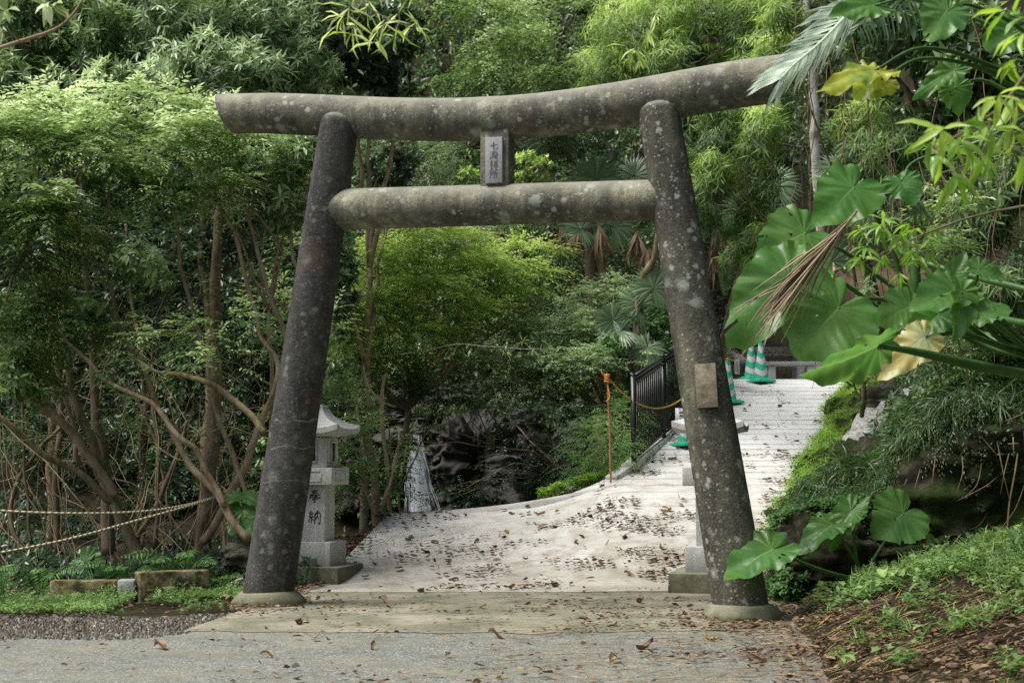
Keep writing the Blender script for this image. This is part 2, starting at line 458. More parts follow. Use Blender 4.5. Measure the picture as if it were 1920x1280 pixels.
M['cone_white'] = mat_plain('cone_white', (.50, .52, .52), (.74, .75, .74), 9, .5, .4, .1)
M['kerb'] = None
t = NT('stained_kerb'); co = t.pos()
c = t.ramp(t.noise(co, 7, 7, .75), [(.38, (.035, .032, .018)), (.47, (.17, .13, .055)), (.56, (.27, .23, .13)), (.64, (.38, .36, .30))])
c = t.mix(t.ramp(t.noise(co, 8, 5, .7), [(.46, 0.), (.58, .85)]), c, (.035, .042, .016))
M['kerb'] = t.done(t.bsdf(c, .95, .15, t.bump(t.noise(co, 40, 5, .7), .6, .01)))
def mat_rope(name, a, b, k):
    t = NT(name)
    if t.tc is None: t.tc = t.n('ShaderNodeTexCoord')
    xyz = t.sep(t.tc.outputs['UV'])
    s_ = t.math('FRACT', t.math('ADD', t.math('MULTIPLY', xyz[1], k), xyz[0]))
    return t.done(t.bsdf(t.ramp(s_, [(0, a), (.5, a), (.56, b), (.94, b), (1, a)]), .8, .2))
M['rope'] = mat_rope('striped_rope', (.55, .50, .34), (.16, .12, .06), 62)
M['rope_y'] = mat_rope('yellow_rope', (.62, .38, .05), (.25, .14, .03), 60)
M['rope_o'] = mat_plain('orange_rope', (.45, .13, .03), (.75, .30, .08), 40)
def mat_water():
    t = NT('falling_water')
    u = t.co((1, 1, 1), 'UV')
    m1 = t.n('ShaderNodeMapping'); t.l(t.tc.outputs['UV'], m1.inputs[0]); m1.inputs['Scale'].default_value = (11, 1.1, 1)
    n = t.noise(m1.outputs[0], 1.0, 6, .65, .3)
    c = t.ramp(n, [(.36, (.10, .12, .13)), (.62, (.72, .76, .80))])
    b = t.bsdf(c, .35, .5, t.bump(n, .8, .05))
    tr = t.n('ShaderNodeBsdfTransparent')
    uvx = t.sep(t.tc.outputs['UV'])[0]
    edge = t.ramp(t.math('ABSOLUTE', t.math('SUBTRACT', uvx, .5)), [(.22, .22), (.5, -.0)])
    a = t.ramp(t.math('ADD', n, edge), [(.58, 0.), (.74, .8)])
    mx = t.n('ShaderNodeMixShader'); t.l(a, mx.inputs[0]); t.l(tr.outputs[0], mx.inputs[1]); t.l(b.outputs[0], mx.inputs[2])
    t.l(mx.outputs[0], t.out.inputs[0])
    return t.m
M['water'] = mat_water()
M['strand'] = mat_leaf('white_water_strand', [(0, (.15, .165, .175)), (1, (.26, .28, .295))], .45, .5, .3, 1.1)
# leaves -- v: 0 dark (old, painted shade) ... 1 pale (fresh, painted highlight)
gL = lambda *s: [(p, c) for p, c in s]
M['lf_bright'] = mat_leaf('bright_small_leaf', gL((0, (.018, .040, .008)), (.4, (.055, .105, .020)), (.75, (.155, .215, .065)), (1, (.37, .42, .22))), .38, .42, .45)
M['lf_yellow'] = mat_leaf('yellow_green_leaf', gL((0, (.022, .045, .008)), (.4, (.075, .130, .020)), (.75, (.18, .26, .045)), (1, (.38, .43, .14))), .42, .42, .45)
M['lf_mid'] = mat_leaf('mid_green_leaf', gL((0, (.013, .030, .008)), (.5, (.052, .098, .024)), (.85, (.14, .20, .06)), (1, (.26, .33, .13))), .3, .38, .5)
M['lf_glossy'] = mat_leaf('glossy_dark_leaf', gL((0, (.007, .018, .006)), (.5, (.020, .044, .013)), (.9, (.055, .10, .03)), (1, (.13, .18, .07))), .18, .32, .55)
M['lf_silver'] = mat_leaf('grey_green_leaf', gL((0, (.015, .034, .011)), (.5, (.066, .108, .036)), (.85, (.17, .23, .095)), (1, (.32, .38, .20))), .28, .38, .5)
M['lf_near'] = mat_leaf('fresh_long_leaf', gL((0, (.05, .11, .012)), (.5, (.12, .22, .018)), (1, (.24, .32, .035))), .5, .35, .5)
M['faded'] = mat_plain('faded_engraving', (.05, .05, .05), (.13, .125, .12), 60, .9)
M['lf_fern'] = mat_leaf('fern_leaf', gL((0, (.012, .035, .009)), (.5, (.045, .105, .022)), (1, (.13, .22, .06))), .4, .45, .4)
M['lf_weed'] = mat_leaf('weed_leaf', gL((0, (.022, .042, .010)), (.5, (.075, .135, .030)), (1, (.24, .33, .10))), .4, .5, .35)
M['lf_moss'] = mat_leaf('lime_groundcover', gL((0, (.04, .08, .01)), (.5, (.11, .20, .022)), (1, (.26, .36, .06))), .45, .5, .3)
M['lf_palm'] = mat_leaf('palm_blade', gL((0, (.025, .06, .022)), (.5, (.09, .16, .065)), (1, (.25, .36, .18))), .25, .35, .6)
M['lf_dead'] = mat_leaf('dead_leaf', gL((0, (.05, .03, .017)), (.4, (.13, .078, .045)), (.8, (.27, .19, .115)), (1, (.42, .33, .2))), .15, .7, .25, 1.0)
M['lf_pale'] = mat_leaf('silver_palm_blade', gL((0, (.25, .33, .25)), (.5, (.50, .60, .48)), (1, (.75, .82, .70))), .3, .35, .6)
M['lf_litter'] = mat_leaf('fallen_leaf', gL((0, (.035, .022, .013)), (.35, (.10, .055, .030)), (.7, (.22, .14, .07)), (.9, (.36, .25, .12)), (1, (.45, .30, .06))), .1, .6, .3, 1.0)
def mat_big(name, c0, c1, c2, trans=.35, yel=None):
    t = NT(name); v = t.attr('v')
    if t.tc is None: t.tc = t.n('ShaderNodeTexCoord')
    n = t.noise(t.pos(), 5, 5, .6)
    c = t.ramp(n, [(.3, c0), (.7, c1)])
    if yel: c = t.mix(t.ramp(t.noise(t.pos(), 6.5, 6, .7), [(.40, 0.), (.58, .95)]), c, yel)
    c = t.mix(t.ramp(v, [(.2, 0.), (.95, .65)]), c, c2)
    c = t.mix(t.ramp(t.noise(t.pos(), 13, 6, .75), [(.66, 0.), (.71, .85)]), c, (.20, .13, .05))
    c = t.mix(t.ramp(t.noise(t.pos(), 3.1, 3, .5), [(.4, 0.), (.62, .5)]), c, t.mix(.5, c, (.16, .26, .03)))
    b = t.bsdf(c, .34, .45, t.bump(t.math('ADD', t.noise(t.pos(), 30, 4, .6), t.math('MULTIPLY', v, -.5)), .25, .010))
    tr = t.n('ShaderNodeBsdfTranslucent'); hs = t.n('ShaderNodeHueSaturation'); t.l(c, hs.inputs['Color'])
    hs.inputs['Value'].default_value = 1.8; hs.inputs['Hue'].default_value = .485
    t.l(hs.outputs[0], tr.inputs[0])
    mx = t.n('ShaderNodeMixShader'); mx.inputs[0].default_value = trans
    t.l(b.outputs[0], mx.inputs[1]); t.l(tr.outputs[0], mx.inputs[2]); t.l(mx.outputs[0], t.out.inputs[0])
    return t.m
M['ear'] = mat_big('elephant_ear_leaf', (.052, .150, .036), (.10, .25, .060), (.27, .42, .17), .42)
M['ear_light'] = mat_big('light_elephant_ear_leaf', (.055, .17, .03), (.09, .24, .05), (.22, .36, .12), .45)
M['ear_yellow'] = mat_big('yellowing_leaf', (.10, .20, .025), (.16, .27, .04), (.40, .40, .12), .45, (.46, .46, .05))
M['ear_cream'] = mat_big('cream_withered_leaf', (.40, .46, .22), (.62, .62, .36), (.7, .68, .45), .4, (.62, .50, .16))
M['stalk'] = mat_plain('green_stalk', (.025, .075, .012), (.06, .15, .03), 8, .4, .5, .1)
M['stalk_brown'] = mat_plain('woody_stub', (.10, .06, .035), (.28, .19, .12), 20, .9)
M['gravel'] = mat_leaf('gravel_stones', gL((0, (.03, .026, .02)), (.5, (.13, .118, .09)), (1, (.36, .335, .28))), 0.0, .8, .2)
# ------------------------------------------------------------------ terrain shape
def rz(x, y):
    """height of the pale concrete ramp"""
    f = .775 + .225 * sstep(.2, 1.5, x)
    d = np.asarray(y, float) - 14.2 - .62 * (1 - sstep(-.8, 1.2, x))
    d = np.where(d < -.4, 0, np.where(d > .4, d, (d + .4) ** 2 / 1.6))
    return np.minimum(.26 * d * f, 2.76)
_LY = [13.0, 14.3, 15.86, 18.0, 18.08, 18.3, 18.7, 20.3, 24.8, 27, 33]
_LX = [-2.12, -2.07, -1.84, -1.55, .35, 1.05, 1.56, 2.1, 3.62, 4.0, 4.1]
_RY = [12.8, 14.9, 16, 18.3, 20, 24.8, 25.6, 33]
_RX = [2.55, 2.75, 3.0, 3.7, 4.5, 5.95, 9.5, 10]
def lx(y): return np.interp(y, _LY, _LX)
def rx(y): return np.interp(y, _RY, _RX)
def xroad(y): return np.interp(y, [-20, 8, 11, 12.8, 14], [.6, 1.75, 2.1, 2.5, 2.6])
def gz(x, y):
    """natural ground height"""
    x = np.asarray(x, float); y = np.asarray(y, float)
    z = np.full(np.broadcast(x, y).shape, -.035)
    n = fnoise(np.stack([x, y, x * 0], -1), .8)
    # left forest floor
    left = sstep(14, 18.5, y) * .5 * sstep(-4.5, -1.5, x)
    z = z + np.where(x < lx(y), left + sstep(14.2, 16, y) * .05 * n, 0)
    z = z + np.where((x < -5) & (y > 13), .12 * (-5 - x) * sstep(13, 17, y), 0)
    # under the ramp
    on = (x >= lx(y) - .02) & (y > 14) & (y < 34)
    z = np.where(on, rz(x, y) - .3, z)
    # drop into the stream gully behind the slab
    e = lx(y) - x
    gul = sstep(18.1, 19.6, y) * (1 - sstep(25.5, 28, y)) * sstep(.15, 1.8, e) * sstep(-5.6, -3.2, x)
    verge = (e > 0) & (y > 18.05)
    z = np.where(verge, (rz(lx(y) + .2, y) - .12) * (1 - sstep(0, 2.2, e)) + z * sstep(0, 2.2, e), z)
    z = z * (1 - gul) + (-1.6) * gul
    # slopes to the right
    s_ = np.maximum(0, x - xroad(y))
    z = z + np.where(y < 14.5, .3 * s_ + .04 * n * (s_ > 0) + .035 * sstep(0, .3, s_), 0)
    r = x - rx(y)
    z = np.where((r > -.02) & (y >= 12.4), np.maximum(z, rz(rx(y), y) - .25 + .9 * np.maximum(0, r - 1.1)), z)
    # hills behind and at the sides
    z = z + np.where(y > 27, 1.15 * (y - 27) * (1 - on * 1.0) * (1 - sstep(60, 400, y) * .72), 0) 
    z = np.where(on & (y > 33), z, z)
    z = z + .45 * np.maximum(0, -9 - x) * sstep(10, 20, y) + .5 * np.maximum(0, x - 10)
    z = z + sstep(16, 24, y) * .25 * n * (~on)
    return np.minimum(z, 70)
def surf(x, y):
    x = np.asarray(x, float); y = np.asarray(y, float)
    on = (x >= lx(y)) & (x <= rx(y)) & (y > 13.9)
    g = gz(x, y)
    return np.where(on, rz(x, y) + .004, np.where((y < 14.3) & (x > -2.6) & (x < xroad(y)), .004, np.maximum(g, np.where(y < 10.7, 0, -9))))

def spaced(lo, a, b, hi, step, nout):
    c = np.arange(a, b, step)
    l = a - np.geomspace(step, a - lo, nout)[::-1]
    h = b + np.geomspace(step, hi - b, nout)
    return np.concatenate([l, c, h])
gx = spaced(-300, -12, 13, 300, .16, 24); gy = spaced(-120, 7, 40, 500, .16, 24)
X, Y = np.meshgrid(gx, gy, indexing='ij')
m = MB(); m.grid(np.stack([X, Y, gz(X, Y)], -1).transpose(1, 0, 2)[::1])
o = m.build('ground', M['soil'], smooth=True); tag(o, 'dark forest soil on the valley floor and hillsides', 'ground', kind='structure')
# asphalt
ys = np.concatenate([[-60, -20, 0], np.arange(5, 10.9, .3)]); m = MB()
V = []
for y in ys:
    xs = np.concatenate([[-60, -20, -10], np.linspace(-6, 1, 30), [float(xroad(y)) + .35]])
    yy = np.full(xs.shape, y)
    if y == ys[-1]: yy = 10.75 + .09 * fnoise(np.stack([xs, xs * 0, xs * 0], -1), 2.5) + np.interp(xs, [-6, -3.2, -2.5, 2], [-.55, -.4, 0.02, .05])
    V.append(np.stack([xs, yy, xs * 0], -1))
m.grid(V); o = m.build('road', M['road']); tag(o, 'worn grey asphalt road across the foreground', 'road', kind='structure')
# apron
V = []
for i in range(24):
    t_ = i / 23
    xa, xb = -2.45 + .35 * t_, 2.35 + .3 * t_
    xs = np.linspace(xa, xb, 40)
    y0 = 10.7 + .13 * fnoise(np.stack([xs, xs * 0, xs * 0], -1), 2.5)
    V.append(np.stack([xs, y0 * (1 - t_) + 14.35 * t_, xs * 0 + .004 + .006 * (t_ > .04)], -1))
m = MB(); m.grid(V); o = m.build('mossy_pavement', M['apron'], smooth=True); tag(o, 'greenish concrete strip under the stone gate', 'pavement', kind='structure')
# ramp
ry_ = np.concatenate([np.arange(14.02, 18.0, .12), [18.0, 18.08, 18.2], np.arange(18.3, 25, .15), np.arange(25, 33.1, .5)])
V = []
for y in ry_:
    xs = np.linspace(float(lx(y)), float(rx(y)) + (.15 if y < 25 else 0), 60)
    V.append(np.stack([xs, xs * 0 + y, rz(xs, y) + .016], -1))
V = np.array(V); m = MB(); m.grid(V)
def skirt(line, d=.5):
    b = line.copy(); b[:, 2] -= d; m.grid(np.stack([line, b]))
skirt(V[:, 0]); skirt(V[0][::-1], .03); skirt(V[-1])
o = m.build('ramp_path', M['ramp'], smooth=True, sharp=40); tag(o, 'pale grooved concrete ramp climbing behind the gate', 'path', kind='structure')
# low edge kerb below the fence
m = MB(); kp = [P(1150, 905, 18.35), P(1187, 878, 18.75), P(1243, 831, 20.35), P(1300, 783, 22.2), P(1352, 745, 24.6)]
for a_, b_ in zip(kp[:-1], kp[1:]):
    m.bar(a_ + np.array((-.02, 0, .0)), b_ + np.array((-.02, 0, .0)), .09, .09)
o = m.build('ramp_kerb', M['ramp'], bevel=.015); tag(o, 'low concrete kerb under the black fence', 'kerb', kind='structure')

# ------------------------------------------------------------------ right rock bank
prof = [  # foot, lower face, upper face, lip, top, further back  (px, py, D)
 [(1596, 716, 24.9), (1604, 700, 25.0), (1612, 690, 25.2), (1640, 680, 25.6), (1700, 660, 26.5), (1800, 560, 28.5)],
 [(1560, 800, 21.3), (1566, 785, 21.4), (1574, 772, 21.5), (1605, 755, 21.8), (1680, 725, 22.3), (1830, 600, 24)],
 [(1548, 850, 19.6), (1556, 842, 19.6), (1570, 832, 19.7), (1600, 810, 19.9), (1690, 765, 20.3), (1850, 640, 21.5)],
 [(1500, 905, 18.2), (1516, 897, 18.1), (1536, 884, 18.1), (1580, 868, 18.2), (1680, 810, 18.6), (1880, 660, 20)],
 [(1462, 980, 16.4), (1476, 960, 16.2), (1500, 925, 16.1), (1560, 895, 16.4), (1680, 830, 17), (1900, 690, 18.5)],
 [(1440, 1060, 14.9), (1452, 1025, 14.7), (1480, 975, 14.6), (1545, 915, 14.9), (1690, 850, 15.5), (1920, 700, 17)],
 [(1462, 1128, 13.1), (1475, 1080, 13.15), (1510, 1000, 13.3), (1585, 925, 13.7), (1720, 850, 14.6), (1950, 700, 16.2)],
 [(1560, 1135, 12.75), (1575, 1080, 12.95), (1610, 985, 13.1), (1680, 885, 13.4), (1790, 790, 14.0), (1990, 650, 15.5)],
 [(1690, 1125, 12.6), (1710, 1040, 12.9), (1740, 920, 12.85), (1790, 800, 13.0), (1870, 720, 13.6), (2050, 600, 15)],
 [(1820, 1090, 12.45), (1830, 1010, 12.75), (1850, 880, 12.6), (1880, 770, 12.7), (1950, 680, 13.2), (2120, 560, 14.5)],
 [(1960, 1040, 12.3), (1970, 950, 12.5), (1990, 830, 12.4), (2020, 730, 12.5), (2090, 640, 13.0), (2250, 540, 14)],
 [(2250, 980, 12.0), (2260, 890, 12.2), (2290, 780, 12.1), (2330, 680, 12.2), (2400, 600, 12.7), (2500, 500, 13.5)]]
BK = np.array([[P(*q) for q in row] for row in prof])
BK[:, 0, 2] -= .12
def resample(g, nu, nv):
    a = np.array([catmull(g[:, j], nu) for j in range(g.shape[1])])      # (v, U, 3)
    return np.array([catmull(a[:, i], nv) for i in range(a.shape[1])])   # (U, V, 3)
BG = resample(BK, 20, 18)
du = nrm(np.gradient(BG, axis=0)); dv = nrm(np.gradient(BG, axis=1)); bn = nrm(np.cross(dv, du))
bn = bn * np.where((bn @ np.array((-.35, -.8, .5))) < 0, -1.0, 1.0)[..., None]
nz_ = fnoise(BG, 1.4) * .16 + np.abs(fnoise(BG * np.array((1, 1, 2.4)), 2.6)) * .13 + fnoise(BG * np.array((1, 1, 2.0)), 6.5) * .04 + fnoise(BG, 14) * .02
envl = np.ones(BG.shape[:2]); envl[:, 0] = 0
BG = BG + bn * (nz_ * envl)[..., None]
m = MB(); m.grid(BG); o = m.build('rock_bank', M['bank'], smooth=True); tag(o, 'dark mossy rock bank right of the gate', 'bank', kind='structure')
def bank_sample(n, u0, u1, v0, v1, rng=RNG):
    """random points and normals on the bank (u along, v up, in fractions)"""
    U, W, _ = BG.shape
    i = (rng.uniform(u0, u1, n) * (U - 1)).astype(int); j = (rng.uniform(v0, v1, n) * (W - 1)).astype(int)
    return BG[i, j] + rng.normal(size=(n, 3)) * .02, bn[i, j]

# ------------------------------------------------------------------ stone gate
gateL = np.array((-453 / F * 12.8, 12.8, 0)); gateR = np.array((425 / F * 11.65, 11.65, 0))
gd = nrm(gateR - gateL); gnrm = np.array((gd[1], -gd[0], 0)); YAW = math.atan2(gd[1], gd[0])
def onplane(px, py, off=0.0):
    r = P(px, py, 1.0) - np.array((0, 0, CH)); c0 = np.array((0, 0, CH))
    k = ((gateL + gnrm * off - c0) @ gnrm) / (r @ gnrm)
    return c0 + r * k
gate = thing('stone_gate', 'tall weathered grey stone shrine gate with leaning round pillars', 'gate', (gateL + gateR) / 2)
def pillar(base, top, mat, seed):
    b = base + np.array((0, 0, .05)); n = 26
    pts = [b + (top - b) * k / n for k in range(n + 1)]
    pts = np.array(pts)
    t_ = np.linspace(0, 1, n + 1)
    r = .226 + (.173 - .226) * t_
    # rounded head
    ax = nrm(top - b)
    extra = [top + ax * .05, top + ax * .085, top + ax * .10]
    pts = np.vstack([pts, extra]); r = np.concatenate([r, [.155, .11, .03]])
    m = MB(); m.tube(pts, r, seg=40, sub=2)
    o = m.build('pillar', mat, gate, smooth=True, sharp=60)
    f = MB()
    q = base
    f.tube([q + np.array((0, 0, z)) for z in (-.05, .0, .05, .10, .125, .132)], [.345, .34, .325, .285, .25, .2], seg=40, sub=2)
    vv = f.v[0]; vv += (nrm(vv - q) * (fnoise(vv + seed, 4) * .014)[:, None])
    fo = f.build('footing', M['plinth'], o, smooth=True)
    return o
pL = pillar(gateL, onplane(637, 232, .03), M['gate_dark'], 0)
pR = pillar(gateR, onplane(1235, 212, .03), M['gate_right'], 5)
OFFK = -.035
kp = [(424, 212), (520, 216), (640, 218), (780, 221), (900, 224), (980, 221), (1080, 210), (1180, 192), (1290, 173), (1390, 159), (1462, 147)]
kx = np.array([a for a, _ in kp], float); kf = np.poly1d(np.polyfit((kx - 940) / 520, [b for _, b in kp], 4))
kp = [(a, float(kf((a - 940) / 520))) for a in np.linspace(424, 1462, 14)]
kpts = np.array([onplane(a, b, OFFK) for a, b in kp])
m = MB(); m.tube(kpts, np.linspace(.185, .2, len(kp)), seg=48, sub=8)
vv = m.v[0]; ns = 48
def cut(ring_slice, sign, k):
    ring = vv[ring_slice]; c = ring.mean(0)
    ring += gd * (sign * (ring[:, 2] - c[2]) * k)[:, None]
nring = len(vv) // ns
for k in range(9):
    w = (1 - k / 9); cut(slice(k * ns, (k + 1) * ns), -1, .42 * w)
    cut(slice((nring - 1 - k) * ns, (nring - k) * ns), 1, .42 * w)
vv += nrm(vv - vv.mean(0)) * (fnoise(vv, 6) * .003)[:, None]
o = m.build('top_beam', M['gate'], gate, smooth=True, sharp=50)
na, nb_ = onplane(610, 394, .0), onplane(1250, 374, .0)
m = MB(); m.tube([na + (nb_ - na) * k / 12 for k in range(13)], np.linspace(.187, .170, 13), seg=48, sub=3)
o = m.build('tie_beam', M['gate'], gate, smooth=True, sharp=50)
# centre strut with plate
R_ = axes(YAW)
c0 = onplane(933, 300, 0.0); hh = PX(112, 12.2) / 2
m = MB(); m.box(c0, (.128, .10, hh), R_)
strut = m.build('centre_strut', M['gate'], gate, bevel=.006)
pc = onplane(927, 301, .115); ph = PX(88, 12.2) / 2
m = MB(); m.box(pc + np.array((0, 0, .0)), (.077, .022, ph), R_)
plate = m.build('name_plate', M['plate'], strut, bevel=.004)
plate_face = pc - R_[1] * .0235

def brush(m, strokes, origin, ex, ez, nrm_, sx, sz, w, thick=.002):
    """painted characters: strokes are (width, [(x,y)...]) in a 0..100 box, y down"""
    for k, (wd, pts) in enumerate(strokes):
        pts = np.array(pts, float)
        q = origin + ((pts[:, 0] - 50) / 100 * sx)[:, None] * ex + ((50 - pts[:, 1]) / 100 * sz)[:, None] * ez
        c = catmull(q, 5) if len(q) > 2 else np.array([q[0] * (1 - t_) + q[1] * t_ for t_ in np.linspace(0, 1, 6)])
        tt = np.linspace(0, 1, len(c))
        ww = w * wd * (1.0 - .35 * np.sin(tt * math.pi) - .25 * tt)
        tg = nrm(np.gradient(c, axis=0)); sd = np.cross(nrm_, tg)
        off = nrm_ * (thick + k * .00012)
        m.grid(np.stack([c + sd * ww[:, None] / 2 + off, c - sd * ww[:, None] / 2 + off]))
HO = [(1, [(25, 16), (75, 13)]), (1, [(28, 29), (72, 27)]), (1, [(8, 44), (92, 41)]), (1.1, [(50, 2), (50, 20), (40, 42), (5, 68)]),
      (1.1, [(56, 44), (72, 58), (97, 68)]), (.9, [(32, 62), (68, 60)]), (.9, [(26, 76), (76, 74)]), (1, [(50, 52), (50, 99)])]
NO = [(.9, [(26, 3), (10, 22), (26, 26)]), (.9, [(38, 16), (8, 48), (40, 44)]), (.8, [(34, 36), (44, 50)]), (1, [(25, 48), (25, 88)]),
      (.9, [(10, 62), (4, 82)]), (.8, [(36, 60), (44, 76)]), (1, [(54, 22), (52, 95)]), (1, [(54, 24), (94, 20), (93, 92), (84, 88)]),
      (1, [(72, 2), (72, 34), (60, 62)]), (.9, [(72, 40), (84, 60)])]
NANA = [(1, [(8, 52), (92, 38)]), (1.1, [(46, 8), (46, 80), (56, 90), (90, 84), (92, 70)])]
TAKI = [(1, [(6, 10), (18, 20)]), (1, [(2, 38), (14, 46)]), (1, [(4, 96), (20, 62)]), (.8, [(46, 2), (46, 12)]), (.8, [(30, 14), (62, 12)]), (.7, [(38, 18), (42, 28)]),
        (.7, [(54, 18), (50, 28)]), (.8, [(28, 32), (64, 30)]), (.8, [(34, 42), (32, 96)]), (.8, [(34, 42), (58, 41), (58, 92)]), (.7, [(36, 58), (56, 57)]), (.7, [(36, 72), (56, 71)]),
        (.8, [(70, 4), (72, 28), (94, 26)]), (.8, [(72, 14), (90, 12)]), (.8, [(70, 40), (94, 38), (92, 54)]), (.8, [(72, 54), (92, 54)]), (.9, [(72, 54), (72, 86), (80, 94), (98, 90)]), (.7, [(76, 68), (92, 66)]), (.7, [(76, 80), (92, 78)])]
HAI = [(1, [(6, 26), (38, 22)]), (1.1, [(24, 2), (24, 90), (14, 86)]), (1, [(4, 62), (40, 48)]), (.9, [(50, 16), (94, 12)]), (.9, [(54, 34), (90, 31)]), (.9, [(50, 52), (94, 50)]),
       (.9, [(44, 72), (99, 69)]), (1.1, [(72, 14), (72, 99)])]
SHO = [(1, [(8, 8), (46, 5)]), (1, [(12, 24), (12, 60), (4, 96)]), (.9, [(12, 28), (42, 26), (42, 52)]), (.9, [(12, 52), (42, 51)]), (1, [(92, 4), (60, 18)]), (1, [(60, 18), (60, 58), (50, 96)]),
       (.9, [(60, 42), (98, 38)]), (1, [(82, 42), (82, 99)])]
m = MB()
for k, ch in enumerate((NANA, TAKI, HAI, SHO)):
    brush(m, ch, plate_face + R_[2] * (ph * (.62 - .41 * k)) + R_[0] * .002, R_[0], R_[2], -R_[1], .078, .078, .010, .0012)
m.build('engraved_lettering', M['faded'], plate)
# tan plate bolted on the right pillar, following its lean
tq = [onplane(1298, 683, .22), onplane(1338, 680, .22), onplane(1351, 763, .22), onplane(1313, 766, .22)]
ctr = sum(tq) / 4; uu = nrm(tq[1] - tq[0]); ww_ = nrm(tq[0] - tq[3]); ww_ = nrm(ww_ - uu * (uu @ ww_)); nn_ = np.cross(ww_, uu)
m = MB(); m.box(ctr, (.085, .022, .178), np.array([uu, nn_, ww_]))
pl = m.build('stone_plaque', M['tanplate'], pR, bevel=.003)
pl['label'] = 'tan blank stone plaque fixed to the pillar'

# ------------------------------------------------------------------ stone lanterns
def lantern(center, label, yaw, base_h):
    th = thing('stone_lantern', label, 'lantern', center, 'pair of stone lanterns behind the gate')
    R = axes(yaw); c = np.array(center, float)
    def at(z, hx, hz): return c + np.array((0, 0, z)), (hx, hx, hz)
    z = -.06
    m = MB(); m.box(c + (0, 0, .07), (.40, .40, .13), R, taper=.97); m.build('plinth', M['plinth'], th, bevel=.012)
    m = MB(); m.box(c + (0, 0, .19 + .13), (.245, .245, .13), R); m.build('pedestal', M['granite'], th, bevel=.008)
    m = MB(); m.box(c + (0, 0, .45 + .295), (.145, .145, .295), R); sh = m.build('shaft', M['granite'], th, bevel=.006)
    fc = c + (0, 0, .45) - R[1] * .1455
    m = MB(); brush(m, HO, fc + R[2] * .475 + R[0] * .030, R[0], R[2], -R[1], .135, .140, .020, .0012); m.build('lettering', M['ink'], sh)
    m = MB(); brush(m, NO, fc + R[2] * .25 + R[0] * .030, R[0], R[2], -R[1], .14, .15, .020, .0012)
    m.build('lettering', M['ink'], sh)
    m = MB(); m.box(c + (0, 0, 1.04 + .09), (.26, .26, .09), R); tier = m.build('platform', M['granite'], th, bevel=.006)
    for k in range(4):
        m = MB()
        Rk = axes(yaw + k * math.pi / 2)
        q = c + (0, 0, 1.13) - Rk[1] * .2605
        # shallow sunk panel drawn by a raised rim
        for a_, b_, w_, h_ in ((0, .052, .15, .006), (0, -.052, .15, .006), (-.145, 0, .006, .05), (.145, 0, .006, .05)):
            m.box(q + Rk[0] * a_ + Rk[2] * b_, (w_, .006, h_), Rk)
        m.build('panel_rim', M['granite'], tier)
    m = MB(); m.box(c + (0, 0, 1.22 + .1575), (.168, .168, .1575), R); fb = m.build('fire_box', M['granite'], th, bevel=.006)
    for k in range(4):
        m = MB(); m2 = MB()
        Rk = axes(yaw + k * math.pi / 2)
        q = c + (0, 0, 1.385) - Rk[1] * .169
        m.box(q, (.045, .004, .095), Rk)
        for a_, b_, w_, h_ in ((0, .107, .062, .012), (0, -.107, .062, .012), (-.054, 0, .009, .095), (.054, 0, .009, .095)):
            m2.box(q + Rk[0] * a_ + Rk[2] * b_ - Rk[1] * .006, (w_, .008, h_), Rk)
        m.build('window', M['shadow'], fb); m2.build('window_frame', M['granite'], fb)
    # sweeping square roof, corners lifted
    n = 24; V = []
    for zt in np.linspace(0, 1, 14):
        half = .35 * (1 - zt) ** 1.75 + .095 * (1 - (1 - zt) ** 1.75)
        ring = []
        for s4 in range(4):
            for k in range(n // 4 * 2):
                u = -1 + 2 * k / (n // 4 * 2)
                p = np.array([(u, -1), (1, u), (-u, 1), (-1, -u)][s4]) * half
                lift = .045 * abs(u) ** 3 * (1 - zt) ** 3
                ring.append(c + p[0] * R[0] + p[1] * R[1] + (0, 0, 1.575 + .055 + zt * .215 + lift))
        V.append(ring)
    V = np.array(V)
    low = V[0].copy(); low[:, 2] -= .055
    mid = c + (low - c) * (.5, .5, 1); mid[:, 2] = c[2] + 1.545
    V = np.concatenate([mid[None], low[None], V])
    m = MB(); m.grid(V, wrap=True)
    top = V[-1]
    rf = m.build('roof', M['granite'], th, smooth=True, sharp=32)
    m = MB(); m.box(c + (0, 0, 1.86), (.082, .082, .025), R); m.build('roof_cap', M['granite'], rf, bevel=.006)
    return th
LL = np.array((-2.07, 15.2, 0)); LR = np.array((1.99, 14.25, 0))
lantern(LL, 'grey granite lantern half hidden by the left gate pillar, black characters on its shaft', math.radians(-13.7), 0)
lantern(LR, 'grey granite lantern mostly hidden behind the lichened right gate pillar', math.radians(-13.7), 0)

# ------------------------------------------------------------------ black fence
def fence_run(label, tops, H, n_bal, posts):
    th = thing('metal_fence', label, 'fence', tops[0] - np.array((0, 0, H)), 'black railings beside the ramp')
    for p in posts:
        q = np.array(p); m = MB(); m.box(q + (0, 0, -H / 2 - .04), (.032, .032, H / 2 + .06)); m.box(q + (0, 0, .03), (.036, .036, .012)); m.build('post', M['black'], th)
    for (a_, b_), nb2 in zip(zip(tops[:-1], tops[1:]), n_bal):
        m = MB(); m.bar(a_ - np.array((0, 0, .0)), b_, .028, .022); m.bar(a_ - np.array((0, 0, .07)), b_ - np.array((0, 0, .07)), .014, .016); m.build('top_rail', M['black'], th)
        lo = np.array((0, 0, H - .13))
        m = MB(); m.bar(a_ - lo, b_ - lo, .018, .018); m.build('bottom_rail', M['black'], th)
        for k in range(1, nb2):
            q = a_ + (b_ - a_) * k / nb2
            m = MB(); m.box(q - np.array((0, 0, .02 + (H - .15) / 2)), (.0095, .0095, (H - .15) / 2)); m.build('baluster', M['black'], th)
    return th
f1, f2 = P(1187, 707, 18.7), P(1243, 671, 20.3)
